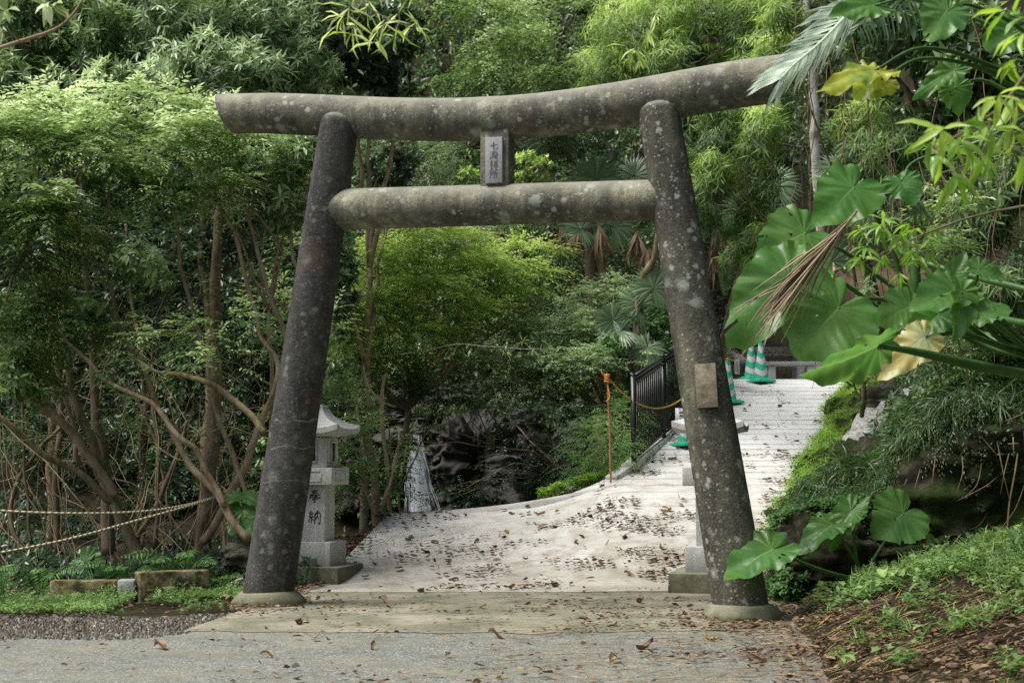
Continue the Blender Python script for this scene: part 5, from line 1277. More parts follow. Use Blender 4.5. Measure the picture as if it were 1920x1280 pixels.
# verge by the slab
m = MB()
x = rng.uniform(.35, 1.6, 900); y = np.interp(x, [.35, 1.05, 1.56], [18.2, 18.45, 18.95]) + rng.uniform(.0, .35, len(x))
p = np.stack([x, y, gz(x, y) + .08 + rng.uniform(0, .08, len(x))], -1)
whorl(m, p, UP + rng.normal(0, .3, p.shape), .6 + rng.normal(0, .1, len(p)), rng, n=6, L=.06, W=.014, droop=.3)
t_ = rng.uniform(0, 1, 900); q0, q1 = np.array((1.55, 18.85)), np.array((3.6, 24.6)); xy = q0 + (q1 - q0) * t_[:, None] + np.stack([-rng.uniform(.12, .5, 900), rng.uniform(0, .2, 900)], -1)
p = np.stack([xy[:, 0], xy[:, 1], gz(xy[:, 0], xy[:, 1]) + .1 + rng.uniform(0, .1, 900)], -1)
whorl(m, p, UP + rng.normal(0, .3, p.shape), .55 + rng.normal(0, .12, len(p)), rng, n=7, L=.10, W=.018, droop=.3)
o = m.build('verge_grass', M['lf_moss']); tag(o, 'lime green grass on the verge between slab, pole and railing', 'grass', kind='stuff')

# ------------------------------------------------------------------ leaf litter, twigs, gravel
m = MB(); rng = np.random.default_rng(91)
def litter(n, x0, x1, y0, y1, L, den, v0=.4, lift=.012):
    x, y = area(n, x0, x1, y0, y1, rng); k = rng.uniform(size=n) < den(x, y); x, y = x[k], y[k]; N = len(x)
    on = (x >= lx(y)) & (x <= rx(y)) & (y > 13.9)
    p = np.stack([x, y, surf(x, y) + lift + .008 + on * .014 + rng.uniform(0, .014, N)], -1)
    a = rng.uniform(0, 6.28, N); d = np.stack([np.cos(a), np.sin(a), rng.normal(0, .16, N)], -1)
    s_ = rng.uniform(.25, 1.2, N) ** 1.3 * 1.2
    leaves(m, p, d, UP + rng.normal(0, .35, p.shape), L * s_, L * s_ * rng.uniform(.25, .9, N), v0 + rng.normal(0, .22, N), T6F)
def clump(x, y): return sstep(.0, .75, fnoise(np.stack([x * .6, y * 1.8, x * 0], -1), 2.4))
litter(9000, -2.3, 6.2, 14.1, 24.5, .05, lambda x, y: 1.0 * (((x - lx(y) < .22) | (rx(y) - x < .4)) & (x > lx(y)) & (x < rx(y))), .35)
litter(5000, -2.6, 2.6, 10.6, 14.3, .05, lambda x, y: np.exp(-((x - 1.86) ** 2 + (y - 11.65) ** 2) * 4) + np.exp(-((x + 2.17) ** 2 + (y - 12.8) ** 2) * 4) + .8 * np.exp(-((y - 10.75) / .12) ** 2) * clump(x, y), .4)
litter(20000, -2.3, 4.5, 14.1, 19.5, .052, lambda x, y: clump(x, y) * (.3 + .7 * sstep(-1.2, 1.8, x)) * .8, .3)
litter(12000, -2.3, 4.5, 14.1, 24.5, .038, lambda x, y: clump(x, y) * np.where(y > 18, .35, 1) * (.35 + .65 * sstep(-1.5, 2.2, x)))
litter(1500, -2.3, 4.5, 14.1, 24.5, .085, lambda x, y: .2 + .7 * clump(x, y), .42)
litter(5200, -2.4, 2.7, 10.7, 14.1, .038, lambda x, y: .12 + .8 * clump(x, y) * (.2 + .8 * sstep(-.5, 2, x)))
litter(5200, -1.5, 2.6, 6.5, 14.2, .055, lambda x, y: clump(x, y) * (.25 + .75 * sstep(-.5, 2.0, x)), .42)
litter(9500, -4, 2.6, 6.5, 10.9, .036, lambda x, y: .05 + .75 * clump(x, y) * sstep(-2.0, 2.0, x) + .5 * sstep(1.0, 2.2, x))
litter(17000, 1.4, 5.6, 6.3, 13.1, .042, lambda x, y: (x > xroad(y) - .45) * (.3 + .7 * clump(x, y)), .36, .015)
litter(5000, -3.2, -1.5, 13.8, 18.3, .07, lambda x, y: (x < lx(y) + .05) * .8, .38, .02)
litter(2500, -6.5, -1.9, 11.5, 15, .05, lambda x, y: .35 + .5 * sstep(-3, -2.2, x), .45, .02)
o = m.build('leaf_litter', M['lf_litter']); tag(o, 'brown fallen leaf crumbs scattered over ramp, pavement and slope', 'leaf litter', kind='stuff')
m = MB()
def needle(n, x0, x1, y0, y1, den, v0=.5, lo=.06, hi=.3):
    x, y = area(n, x0, x1, y0, y1, rng); k = rng.uniform(size=n) < den(x, y); x, y = x[k], y[k]; N = len(x)
    on = (x >= lx(y)) & (x <= rx(y)) & (y > 13.9)
    p = np.stack([x, y, surf(x, y) + .020 + on * .012], -1)
    a = rng.normal(0, .8, N); d = np.stack([np.cos(a), np.sin(a) , rng.normal(0, .03, N)], -1)
    L_ = rng.uniform(lo, hi, N)
    slope = (surf(x + d[:, 0] * .1, y + d[:, 1] * .1) - surf(x, y)) / .1; d[:, 2] += np.clip(slope, -.5, .5)
    leaves(m, p, d, UP + rng.normal(0, .2, p.shape), L_, .004 + .006 * rng.uniform(size=N), v0 + rng.normal(0, .2, N), T6F)
needle(2600, -2.0, 4.4, 14.2, 24, lambda x, y: np.where(y > 17.5, .35, .9) * (.3 + .7 * clump(x, y)), .22, .06, .32)
needle(500, -2.3, 2.6, 10.7, 14.2, lambda x, y: .6 + 0 * x, .35)
needle(4200, -1.5, 3.4, 6.5, 10.9, lambda x, y: sstep(-1.5, 2.0, x) * .9, .72, .05, .26)
needle(1800, 1.4, 5, 6.4, 13, lambda x, y: .8 * (x > xroad(y) - .3), .75, .08, .4)
o = m.build('dry_twigs', M['lf_litter']); tag(o, 'dry needles and twigs strewn over the ground', 'twigs', kind='stuff')
m = MB(); x, y = area(16000, -6.5, -1.9, 10.2, 12.4, rng)
lo_ = np.interp(x, [-6.5, -2.8, -1.9], [10.25, 10.3, 11.2]); hi_ = np.interp(x, [-6.5, -3, -1.9], [12.1, 12.2, 12.9])
g_ = fnoise(np.stack([x, y, x * 0], -1), 2.0) * .2
k = (y > lo_ + g_) & (y < hi_ + g_); x, y = x[k], y[k]; N = len(x)
cube = np.array([(-1, -1, -1), (1, -1, -1), (1, 1, -1), (-1, 1, -1), (-.6, -.5, 1), (.6, -.7, 1), (.5, .6, 1), (-.7, .5, 1)]) * .5
cf = np.array([(4, 5, 6, 7), (0, 1, 5, 4), (1, 2, 6, 5), (2, 3, 7, 6), (3, 0, 4, 7)])
a = rng.uniform(0, 6.28, N); s_ = rng.uniform(.006, .024, N) * rng.uniform(.5, 1.2, N)
V = cube[None] * s_[:, None, None] * rng.uniform(.6, 1.3, (N, 1, 3)); ca, sa = np.cos(a)[:, None], np.sin(a)[:, None]
V = np.stack([V[..., 0] * ca - V[..., 1] * sa, V[..., 0] * sa + V[..., 1] * ca, V[..., 2]], -1) + np.stack([x, y, np.maximum(gz(x, y), np.where(y < 10.7, 0, -1)) + .006], -1)[:, None]
m.add(V.reshape(-1, 3), (cf[None] + (np.arange(N) * 8)[:, None, None]).reshape(-1, 4), np.repeat(rng.beta(1.6, 3.2, N), 8))
o = m.build('gravel', M['gravel']); tag(o, 'grey gravel strip between road and grass at lower left', 'gravel', kind='stuff')
# larger curled leaves one can pick out
proto = []
for k in range(6):
    r_ = np.random.default_rng(300 + k); m = MB(); n1, n2 = 9, 7; V = []
    for i in range(n1):
        u = i / (n1 - 1); w_ = .5 * math.sin(math.pi * min(1, u * 1.02 + .02)) ** .8 * (.45 + .1 * math.sin(u * 17 + k))
        V.append([(u - .5, (j / (n2 - 1) * 2 - 1) * w_, .16 * (j / (n2 - 1) * 2 - 1) ** 2 + .12 * math.sin(u * 5 + k) + .03 * math.sin(j * 3 + i)) for j in range(n2)])
    m.grid(V, a=[.72, .5, .95, .4, .62, .8][k]); me = m.build('fallen_leaf', M['lf_litter'], smooth=True, origin=(0, 0, 0)); me.location = (0, 0, 0); proto.append(me.data); bpy.data.objects.remove(me)
spots = [(872, 968), (960, 965), (1012, 965), (1005, 985), (770, 1010), (815, 1020), (752, 1045), (893, 1018), (950, 1000), (985, 1050), (1080, 1020), (1170, 1010), (1240, 1030), (1160, 990), (1130, 1060), (1040, 1100),
         (850, 1090), (700, 1060), (720, 1130), (790, 1110), (1430, 797), (1405, 762), (1260, 863), (1500, 890), (1100, 1165), (1200, 1130), (620, 1140), (560, 1170), (930, 1195), (1150, 1240), (840, 1230), (700, 1215), (1330, 1200), (1210, 1215), (1420, 1240), (500, 1230), (300, 1215), (1340, 940), (1250, 960), (1460, 905), (1180, 1080), (905, 1140), (660, 1010)]
rr = np.random.default_rng(12)
for i, (px, py) in enumerate(spots):
    q = P(px, py, 1.0) - np.array((0, 0, CH)); best = None
    for D in np.arange(8, 27, .02):
        w_ = np.array((0, 0, CH)) + q * D
        if w_[2] <= float(surf(w_[0], w_[1])) + .005: best = w_; break
    if best is None: continue
    o = bpy.data.objects.new('fallen_leaf', proto[i % 6]); COL.objects.link(o)
    s_ = rr.uniform(.07, .15); o.location = (best[0], best[1], float(surf(best[0], best[1])) + .018); o.scale = (s_, s_, s_ * 1.1)
    o.rotation_euler = (rr.normal(0, .25), rr.normal(0, .25), rr.uniform(0, 6.28)); 
    tag(o, 'large curled brown fallen leaf lying on the concrete or road', 'fallen leaf', 'large fallen leaves on the ground')
# ------------------------------------------------------------------ big-leaved plants
_TH = np.radians([0, 14, 35, 60, 90, 118, 142, 160, 172, 180])
_RR = np.array([1.0, .82, .62, .51, .455, .46, .50, .50, .36, .06])
_VEIN = np.radians([0, 24, 46, 70, 98, 128, 156])
def ear(m, at, tip, width=1.0, nhint=(0, -1, .35), fold=.15, droop=.25, ruffle=.035, seed=0, back=1.0):
    at = np.asarray(at, float); tip = np.asarray(tip, float)
    u = tip - at; L = np.linalg.norm(u); u = u / L
    n = nrm(np.array(nhint, float)); n = nrm(n - u * (u @ n)); s = np.cross(n, u)
    na, nr = 132, 20
    th = np.linspace(-math.pi, math.pi, na); rg = np.random.default_rng(seed)
    out = np.interp(np.abs(th), _TH, _RR)
    # scalloped edge where side veins end
    out = out * (1 + .018 * np.cos(np.abs(th) * 26 + rg.uniform(0, 6)) + .03 * np.sin(th * 7 + seed) + .02 * np.sin(th * 13 + seed * 3))
    rr = np.linspace(0, 1, nr)
    T, R_ = np.meshgrid(th, rr)
    R2 = R_ * out[None]
    lx_ = R2 * np.cos(T); ly_ = R2 * np.sin(T) * 1.12 * width
    lx_ = np.where(lx_ < 0, lx_ * back, lx_)
    q_ = lx_ - .62 * np.abs(ly_)
    front = sstep(-.05, .03, q_)
    pin = np.exp(-((np.abs((q_ / .15 + .5) % 1 - .5) * .15) / .009) ** 2) * front * (1 - .5 * R_)
    mid_ = np.exp(-(np.abs(ly_) / (.016 * (1.1 - .8 * R_))) ** 2) * (lx_ > -.02)
    rad_ = np.zeros_like(T)
    for v_ in np.radians([82, 108, 134, 158]):
        rad_ = np.maximum(rad_, np.exp(-(np.abs(np.abs(T) - v_) * R2 / .010) ** 2) * (1 - front) * (1 - .6 * R_))
    veins = np.maximum(mid_, np.maximum(pin, rad_) * .6)
    pl = -.5 + .5 * np.cos(q_ / .15 * 2 * math.pi) * front - (1 - front) * .5 * np.cos(np.abs(T) * 14)
    h = fold * np.abs(ly_) - droop * np.maximum(lx_, 0) ** 2 - droop * .9 * np.maximum(-lx_, 0) ** 1.6 - droop * .5 * ly_ ** 2
    h = h + .012 * pl * np.minimum(1, R_ * 2) + ruffle * R_ ** 3 * np.sin(T * 11 + seed * 1.7) + .035 * np.sin(lx_ * 8 + seed) * np.cos(ly_ * 6 + seed) * R_
    V = at + L * (lx_[..., None] * u + ly_[..., None] * s + h[..., None] * n)
    m.grid(V, a=np.clip(veins, 0, 1))
    fq = m.f[-1]; base_ = fq.min(); ii = (fq[:, 0] - base_) // na; jj = (fq[:, 0] - base_) % na
    cx_ = lx_[ii, jj]; cy_ = ly_[ii, jj]; keep = np.ones(len(fq), bool)
    for k in range(rg.integers(2, 6)):          # insect holes
        a_ = rg.uniform(-2.6, 2.6); r_ = rg.uniform(.2, .5); hx, hy, hr = r_ * math.cos(a_), r_ * math.sin(a_), rg.uniform(.010, .030)
        keep &= ((cx_ - hx) ** 2 + ((cy_ - hy) * rg.uniform(.6, 1.2)) ** 2) > hr ** 2
    for k in range(rg.integers(2, 5)):          # torn margins
        a_ = rg.uniform(-2.7, 2.7); dp = rg.uniform(.55, .85); w_ = rg.uniform(.02, .07)
        keep &= ~((np.abs(th[jj] - a_) < w_ * (rr[ii] - dp) / (1 - dp)) & (rr[ii] > dp))
    m.f[-1] = fq[keep]
def stalk(m, pts, w0, w1):
    pts = np.array(pts); m.tube(pts, np.linspace(w0, w1, len(pts)), 10, 6)
CAM0 = np.array((0, 0, CH))
# plant beside the gate
eb = P(1622, 1112, 12.55); eb[2] = float(gz(eb[0], eb[1])) + .02
pl_ = thing('elephant_ear_plant', 'low elephant ear plant with broad leaves at the foot of the mossy bank', 'plant', eb)
for k, (a_, t_, wd, nh, fo, dr, mid) in enumerate([
    (P(1448, 1030, 11.45), P(1357, 1073, 11.2), .80, (-.30, -.8, .75), .22, .18, P(1545, 1070, 11.9)),
    (P(1560, 984, 12.3), P(1496, 1024, 12.1), .70, (-.2, -.7, .9), .30, .25, P(1604, 1050, 12.45)),
    (P(1596, 958, 12.35), P(1552, 1024, 12.2), .62, (-.55, -.9, .2), .35, .2, P(1606, 1050, 12.45)),
    (P(1694, 962, 12.5), P(1642, 1007, 12.35), 1.35, (.1, -.95, .35), .12, .12, P(1634, 1055, 12.5))]):
    m = MB(); ear(m, a_, t_, wd, nh, fo, dr, seed=k); lf = m.build('leaf', M['ear_light' if k == 2 else 'ear'], pl_, smooth=True)
    m = MB(); stalk(m, [eb, mid, a_], .024, .010); m.build('stalk', M['stalk'], pl_, smooth=True)
m = MB(); q = P(1659, 1112, 12.4); m.tube([q - (0, 0, .1), q + (0, 0, .05), q + (.01, 0, .11)], [.055, .05, .035], 12, wob=.01)
o = m.build('cut_stump', M['stalk_brown'], smooth=True, origin=q); tag(o, 'small brown cut stem stub right of the elephant ear stalks', 'stump')
# hanging plant in the upper right
hb = P(1985, 705, 9.8)
HBY = [650, 620, 560, 700, 715, 690, 660, 675, 668, 645, 705, 640, 610, 600]
hp = thing('elephant_ear_plant', 'huge elephant ear plant reaching in from the right over the ramp', 'plant', hb)
big = [ # at, tip, width, normal, fold, droop, mat, back, stalk path
 ((1480, 520, 9.6), (1368, 638, 9.35), .78, (-.15, -1, .25), .10, .16, 'ear', 1.0, [(1560, 520, 9.9), (1700, 600, 10.1)]),
 ((1508, 438, 9.9), (1424, 474, 9.75), 1.2, (-.1, -1, .35), .12, .2, 'ear', 1.0, [(1580, 470, 10.1), (1720, 560, 10.2)]),
 ((1600, 352, 9.7), (1538, 418, 9.5), 1.0, (-.2, -1, .15), .08, .15, 'ear_light', 1.0, [(1640, 400, 9.9), (1700, 480, 10.1)]),
 ((1572, 578, 9.0), (1492, 664, 8.8), 1.18, (.05, -1, .3), .18, .18, 'ear', .95, [(1640, 560, 9.4), (1760, 590, 9.8)]),
 ((1646, 648, 7.6), (1505, 718, 7.4), .55, (-.25, -.75, -.75), .35, .12, 'ear_light', .6, [(1720, 660, 7.8), (1830, 685, 8.1)]),
 ((1735, 632, 8.2), (1652, 698, 8.1), .62, (-.1, -1, .3), .05, .3, 'ear_cream', .6, [(1800, 625, 8.4), (1880, 650, 8.7)]),
 ((1792, 545, 8.3), (1716, 566, 8.1), .85, (-.2, -.9, .6), .3, .2, 'ear', .9, [(1850, 580, 8.5), (1900, 630, 8.8)]),
 ((1706, 575, 8.9), (1650, 600, 8.8), 1.2, (.1, -1, .4), .15, .2, 'ear', .9, [(1760, 600, 9.1), (1850, 650, 9.3)]),
 ((1760, 590, 8.4), (1700, 640, 8.3), .8, (.2, -.8, .7), .4, .3, 'ear_light', .9, [(1800, 600, 8.5), (1880, 650, 8.8)]),
 ((1802, 548, 8.2), (1800, 640, 8.1), .62, (.45, -.9, .2), .45, .2, 'ear', .7, [(1850, 570, 8.4), (1920, 640, 8.8)]),
 ((1838, 588, 8.2), (1896, 562, 8.3), .95, (.1, -.7, .9), .25, .2, 'ear', .9, [(1870, 610, 8.4), (1930, 660, 8.8)]),
 ((1836, 505, 8.6), (1892, 520, 8.6), 1.0, (0, -.8, .7), .25, .2, 'ear', .9, [(1830, 560, 8.7), (1900, 640, 9)]),
 ((1788, 520, 8.8), (1812, 470, 8.8), .8, (-.2, -1, .1), .35, .2, 'ear', .9, [(1815, 570, 8.8), (1900, 650, 9)]),
 ]
for k, (a_, t_, wd, nh, fo, dr, mt, bk, sp) in enumerate(big):
    a_, t_ = P(*a_), P(*t_); m = MB(); ear(m, a_, t_, wd, nh, fo, dr, seed=20 + k, back=bk); m.build('leaf', M[mt], hp, smooth=True)
    thick = 1.5 if k == 4 else 1
    m = MB(); stalk(m, [a_] + [P(*q) for q in sp] + [P(1990, HBY[k], 9.0)], .009 * thick, .026 * thick); m.build('stalk', M['stalk'], hp, smooth=True)
m = MB(); m.tube([P(1722, 640, 10.5), P(1716, 540, 10.4), P(1712, 440, 10.4)], [.05, .045, .03], 10, wob=.01); m.build('stalk', M['stalk'], hp, smooth=True)
m = MB(); m.tube([P(1722, 600, 10.6), P(1690, 520, 10.5), P(1660, 440, 10.4)], [.03, .025, .015], 10, wob=.01); m.build('stalk', M['stalk'], hp, smooth=True)
# upper yellowing broad leaves
yb = P(1990, 190, 8.0)
yp = thing('yellowing_plant', 'broad yellowing leaves on long stalks right of the top beam end', 'plant', yb)
for k, (a_, t_, wd, nh, fo, dr, mt, bk, sp) in enumerate([
 ((1640, 132, 7.2), (1535, 152, 7.0), .52, (-.1, -.7, .8), .1, .25, 'ear_yellow', .7, [(1730, 90, 7.4), (1850, 120, 7.8)]),
 ((1652, 150, 7.3), (1600, 172, 7.25), 1.2, (0, -.8, .5), .1, .25, 'ear_yellow', .8, [(1730, 110, 7.5), (1850, 130, 7.8)]),
 ((1690, 340, 8.4), (1716, 380, 8.3), 1.2, (0, -1, .2), .15, .2, 'ear_light', .9, [(1720, 300, 8.5), (1850, 260, 8.4)]),
 ((1776, 20, 7.6), (1740, 72, 7.5), 1.0, (.1, -.9, .4), .15, .15, 'ear', .9, [(1820, 10, 7.7), (1920, 60, 7.9)]),
 ((1790, 132, 7.8), (1715, 178, 7.7), .45, (.1, -.8, .6), .3, .15, 'ear', .8, [(1840, 130, 7.8), (1920, 170, 7.9)]),
 ((1790, 165, 7.9), (1800, 215, 7.9), 1.2, (-.1, -1, .1), .1, .2, 'ear_light', .9, [(1840, 150, 8.0), (1920, 180, 8)]),
 ((1640, 10, 8.0), (1560, 20, 7.9), .7, (0, -.8, .4), .2, .2, 'ear_light', .8, [(1720, 0, 8.0), (1880, 60, 8)]),
 ((1900, 60, 8.0), (1850, 90, 7.9), 1.0, (0, -1, .2), .2, .2, 'ear_light', .9, [(1930, 80, 8.0), (1960, 120, 8)])]):
    a_, t_ = P(*a_), P(*t_); m = MB(); ear(m, a_, t_, wd, nh, fo, dr, seed=60 + k, back=bk, ruffle=.05); m.build('leaf', M[mt], yp, smooth=True)
    m = MB(); stalk(m, [a_] + [P(*q) for q in sp] + [yb + (0, 0, .02 * k)], .006, .016); m.build('stalk', M['stalk'], yp, smooth=True)
# small ones at left
for lab, b_, lst in (
    ('dark blue-green broad leaf plant behind the left kerb stone', P(178, 1085, 14.2), [((158, 1052, 14.6), (192, 1082, 14.5), 1.2, (.5, -1, -.1)), ((165, 1050, 14.65), (140, 1082, 14.6), 1.1, (-.4, -1, -.1))]),
    ('small broad-leaved plant between the twisted stems and left pillar', P(452, 1010, 14.5), [((448, 930, 14.5), (410, 938, 14.4), .9, (0, -.6, .9)), ((462, 930, 14.5), (492, 945, 14.4), .9, (0, -.6, .9)), ((455, 955, 14.45), (470, 1000, 14.3), .8, (.2, -1, .2)), ((440, 965, 14.45), (430, 1000, 14.3), .7, (-.3, -1, .2))])):
    b_[2] = float(surf(b_[0], b_[1])); th = thing('broad_leaf_plant', lab, 'plant', b_)
    for k, (a_, t_, wd, nh) in enumerate(lst):
        a_, t_ = P(*a_), P(*t_); m = MB(); ear(m, a_, t_, wd, nh, .15, .2, seed=80 + k); m.build('leaf', M['ear'], th, smooth=True)
        m = MB(); stalk(m, [b_, (b_ + a_) / 2 + (.01, 0, .02), a_], .01, .006); m.build('stalk', M['stalk'], th, smooth=True)

# ------------------------------------------------------------------ palms
def fan(m, c, up, n_, R_, seg=34, span=300, droop=.35, v=.5, rng=RNG):
    up = nrm(np.array(up, float)); n_ = nrm(np.array(n_, float)); n_ = nrm(n_ - up * (n_ @ up)); s = np.cross(up, n_)
    for k in range(seg):
        a = math.radians(-span / 2 + span * k / (seg - 1)); d = math.cos(a) * up + math.sin(a) * s
        sd = -math.sin(a) * up + math.cos(a) * s; L = R_ * (.82 + .18 * math.cos(a * .6)) * rng.uniform(.9, 1.05)
        w = R_ * math.radians(span / seg) * .5; V = []
        dr = droop * rng.uniform(.6, 1.4)
        for t_ in np.linspace(.04, 1, 7):
            wd = w * (t_ / .55 if t_ < .55 else max(.04, (1 - t_) / .45)) * .95 * .55 * 1.6
            p = c + d * L * t_ - UP * L * dr * max(0, t_ - .45) ** 1.5 + n_ * (.02 * L * math.sin(k * 2.1))
            V.append([p - sd * wd, p + n_ * wd * .45, p + sd * wd])
        m.grid(V, a=float(np.clip(v + rng.normal(0, .12), 0, 1)))
def frond(m, pts, n, L, W, nhint=(0, -.3, 1), ang=.55, v=.5, droop=.3, rng=RNG, T=T6, prof=None, rach=.008, sides=(1, -1), ra=.4):
    c = catmull(pts, 12); t_ = np.linspace(.08, .99, n); idx = t_ * (len(c) - 1); i0 = idx.astype(int); f = (idx - i0)[:, None]
    i1 = np.minimum(i0 + 1, len(c) - 1); p = c[i0] * (1 - f) + c[i1] * f; tg = nrm(np.gradient(c, axis=0))[i0]
    nn = nrm(np.array(nhint, float)); s = nrm(np.cross(tg, nn)); up = nrm(np.cross(s, tg))
    pr = np.sin(np.clip(t_ * .93 + .07, 0, 1) * math.pi) ** .6 if prof is None else prof(t_)
    for sg in sides:
        d = tg * ang + s * sg - UP * droop * rng.uniform(.5, 1.3, (n, 1)) + rng.normal(0, .07, (n, 3))
        leaves(m, p, d, up + rng.normal(0, .15, (n, 3)), L * pr * rng.uniform(.85, 1.1, n), W * np.ones(n), v + rng.normal(0, .1, n), T)
    m.tube(c[::3], np.linspace(rach, rach * .3, len(c[::3])), 5, 1, a=ra, smooth=False)
def palm(label, base, fans, mat='lf_palm', dead=(), group=None):
    th = thing('fan_palm', label, 'palm', base, group); rg = np.random.default_rng(int(abs(base[0] * 100)) + 1)
    ctr = np.mean([P(*f[0]) for f in fans], 0)
    m = MB(); m.tube([base, (base + ctr) / 2 + (.05, 0, 0), ctr - (0, -.1, .1)], [.10, .09, .08], 10, 5, wob=.03); m.build('trunk', M['bark_red'], th, smooth=True)
    for (c, tipd, nh, R_) in fans:
        m = MB(); q = P(*c); fan(m, q, tipd, nh, R_, rng=rg, v=.55); m.tube([ctr, (ctr + q) / 2 + (0, 0, .05), q], .009, 5, 4, a=.3); m.build('frond', M[mat], th)
    for (c, L) in dead:
        m = MB(); q = P(*c)
        cc_ = q + (rg.normal(0, .05), -.02, 0)
        for j_ in range(26):
            sp = rg.normal(0, .28); Lj = L * rg.uniform(.5, 1.05)
            d_ = np.array((sp, -.12 + rg.normal(0, .12), -1)); e_ = cc_ + d_ * Lj
            leaves(m, cc_[None] + rg.normal(0, .02, (1, 3)), d_[None], np.array([(rg.normal(0, .5), -1, .2)]), Lj, .055 * rg.uniform(.5, 1.2), .6 + rg.normal(0, .2), T6)
        m.build('dead_frond', M['lf_dead'], th)
palm('fan palm showing one pale frond between the beams by the right pillar', np.array((1.5, 23.5, -.2)), [((1118, 336, 23), (-.1, -.1, 1), (0, -1, .7), .55), ((1190, 330, 23.3), (.8, 0, .5), (0, -1, .5), .5), ((1020, 262, 24), (-.2, 0, -1), (0, -1, .3), .45), ((1050, 262, 24), (.3, 0, -1), (0, -1, .3), .4)])
palm('fan palm with brown dead fronds hanging just below the tie beam', np.array((1.95, 22.6, .9)), [((1150, 425, 22.4), (.3, -.2, .5), (0, -1, .4), .45), ((1090, 430, 22.4), (-1, -.1, .1), (0, -1, .6), .4)],
     dead=[((1120, 425, 22.0), .55), ((1050, 430, 22.2), .5), ((1190, 440, 21.9), .6), ((1215, 470, 21.6), .62), ((1225, 510, 21.5), .5), ((1080, 440, 22.1), .4)])
palm('fan palm with drooping blades left of the right pillar, above the railing', np.array((1.75, 21.0, 1.0)), [((1200, 572, 20.8), (-.8, 0, .6), (-.3, -1, 1.0), .42), ((1165, 620, 20.6), (-1, 0, -.1), (-.2, -1, 1.2), .40), ((1215, 650, 20.6), (-.5, -.2, -.7), (.3, -1, .8), .34), ((1225, 540, 20.6), (.3, 0, 1), (0, -1, .3), .42), ((1150, 600, 20.6), (-.4, 0, .8), (0, -1, .4), .35)])
palm('shaggy palm with brown dead fronds just right of the right pillar', np.array((3.2, 25.4, 1.6)), [((1400, 400, 22), (.2, 0, 1), (0, -1, .4), .5), ((1450, 350, 22.5), (.6, 0, .8), (0, -1, .4), .5)],
     dead=[((1345, 430, 21.5), .75), ((1370, 440, 21.6), .85), ((1402, 430, 21.4), .8), ((1335, 480, 21.6), .6), ((1410, 470, 21.4), .6)])
palm('dark fan palm in the shade behind the white trunk', np.array((6.0, 23, 3.2)), [((1620, 300, 20), (-.2, 0, 1), (0, -1, .4), .5), ((1580, 320, 20), (-.9, 0, .2), (0, -1, .5), .45), ((1560, 490, 19), (-.3, 0, .8), (0, -1, .4), .4)])
# ferns under the trees on the slope by the gate pillar
m = MB(); rg = np.random.default_rng(5)
fb = P(1360, 560, 20.5)
th = thing('tree_fern', 'hanging fern fronds just right of the right gate pillar', 'fern', fb)
for k in range(11):
    a_ = P(rg.uniform(1310, 1440), rg.uniform(370, 500), 20.5 + rg.normal(0, .2)); d_ = np.array((rg.normal(0, .22), -.12, -rg.uniform(.45, .8)))
    m = MB(); frond(m, [a_, a_ + d_ * .5 + (.02, -.08, .06), a_ + d_], 24, .15, .022, (0, -1, .2), v=.5, rng=rg, T=T2); m.build('frond', M['lf_fern'], th)
# pale palm frond overhanging the beam end
th = thing('palm_frond', 'pale silvery palm frond hanging over the right end of the top beam', 'palm frond', P(1600, 20, 8.4))
rg = np.random.default_rng(9)
m = MB()
rach = [P(1640, -30, 8.6), P(1595, 20, 8.4), P(1540, 78, 8.2), P(1490, 120, 8.05), P(1462, 150, 8.0)]
c = catmull(rach, 14); t_ = np.linspace(.12, .98, 34); ii = (t_ * (len(c) - 1)).astype(int); p = c[ii]
for sg, dd in ((1, np.array((-1.0, -.15, -.22))), (-1, np.array((-.42, -.1, -1.0)))):
    d = dd + rg.normal(0, .06, (len(p), 3)) + np.array((-.35, 0, -.35)) * t_[:, None]
    leaves(m, p, d, np.array((0, -1, .3)) + rg.normal(0, .2, d.shape), (.36 - .14 * t_) * rg.uniform(.9, 1.1, len(p)), .026 + 0 * t_, .55 + rg.normal(0, .2, len(p)), T6)
m.tube(c[::4], np.linspace(.012, .004, len(c[::4])), 6, 1, a=.6, smooth=False); m.build('frond', M['lf_pale'], th)
th = thing('palm_frond', 'grey-green palm frond hanging vertically at the top edge right of the pale frond', 'palm frond', P(1700, -20, 9.2))
m = MB(); frond(m, [P(1760, -60, 9.4), P(1700, -10, 9.2), P(1640, 20, 9.1), P(1600, 60, 9.0)], 22, .34, .022, (0, -1, .3), ang=.3, v=.35, droop=1.1, rng=rg); m.build('frond', M['lf_palm'], th)
# dead frond lying over the big leaf
th = thing('dead_palm_frond', 'dry straw-brown palm frond draped across the big elephant ear leaves', 'palm frond', P(1560, 430, 9.0))
m = MB(); r0_, r1_ = P(1606, 396, 8.95), P(1425, 610, 8.85)
for k in range(52):
    f = rg.uniform(0, .72); a_ = r0_ * (1 - f) + r1_ * f + (0, -.01, 0); pyx = rg.normal(0, 1)
    e_ = P(1392 + 26 * pyx + rg.uniform(0, 70) * (1 - f), 650 + 16 * pyx - rg.uniform(0, 90) * (1 - f), 8.82 + rg.normal(0, .04)); e_ = a_ + (e_ - a_) * rg.uniform(.55, 1.0)
    m.tube([a_, (a_ + e_) / 2 + rg.normal(0, .010, 3) + (0, 0, .015), e_ + rg.normal(0, .01, 3)], [.003, .0052, .0012], 4, 6, a=float(np.clip(.78 + rg.normal(0, .2), 0, 1)), caps=False)
m.tube([r0_, (r0_ + r1_) / 2 + (0, 0, .02), r1_], [.010, .007, .003], 6, a=.5)
m.build('frond', M['lf_dead'], th)

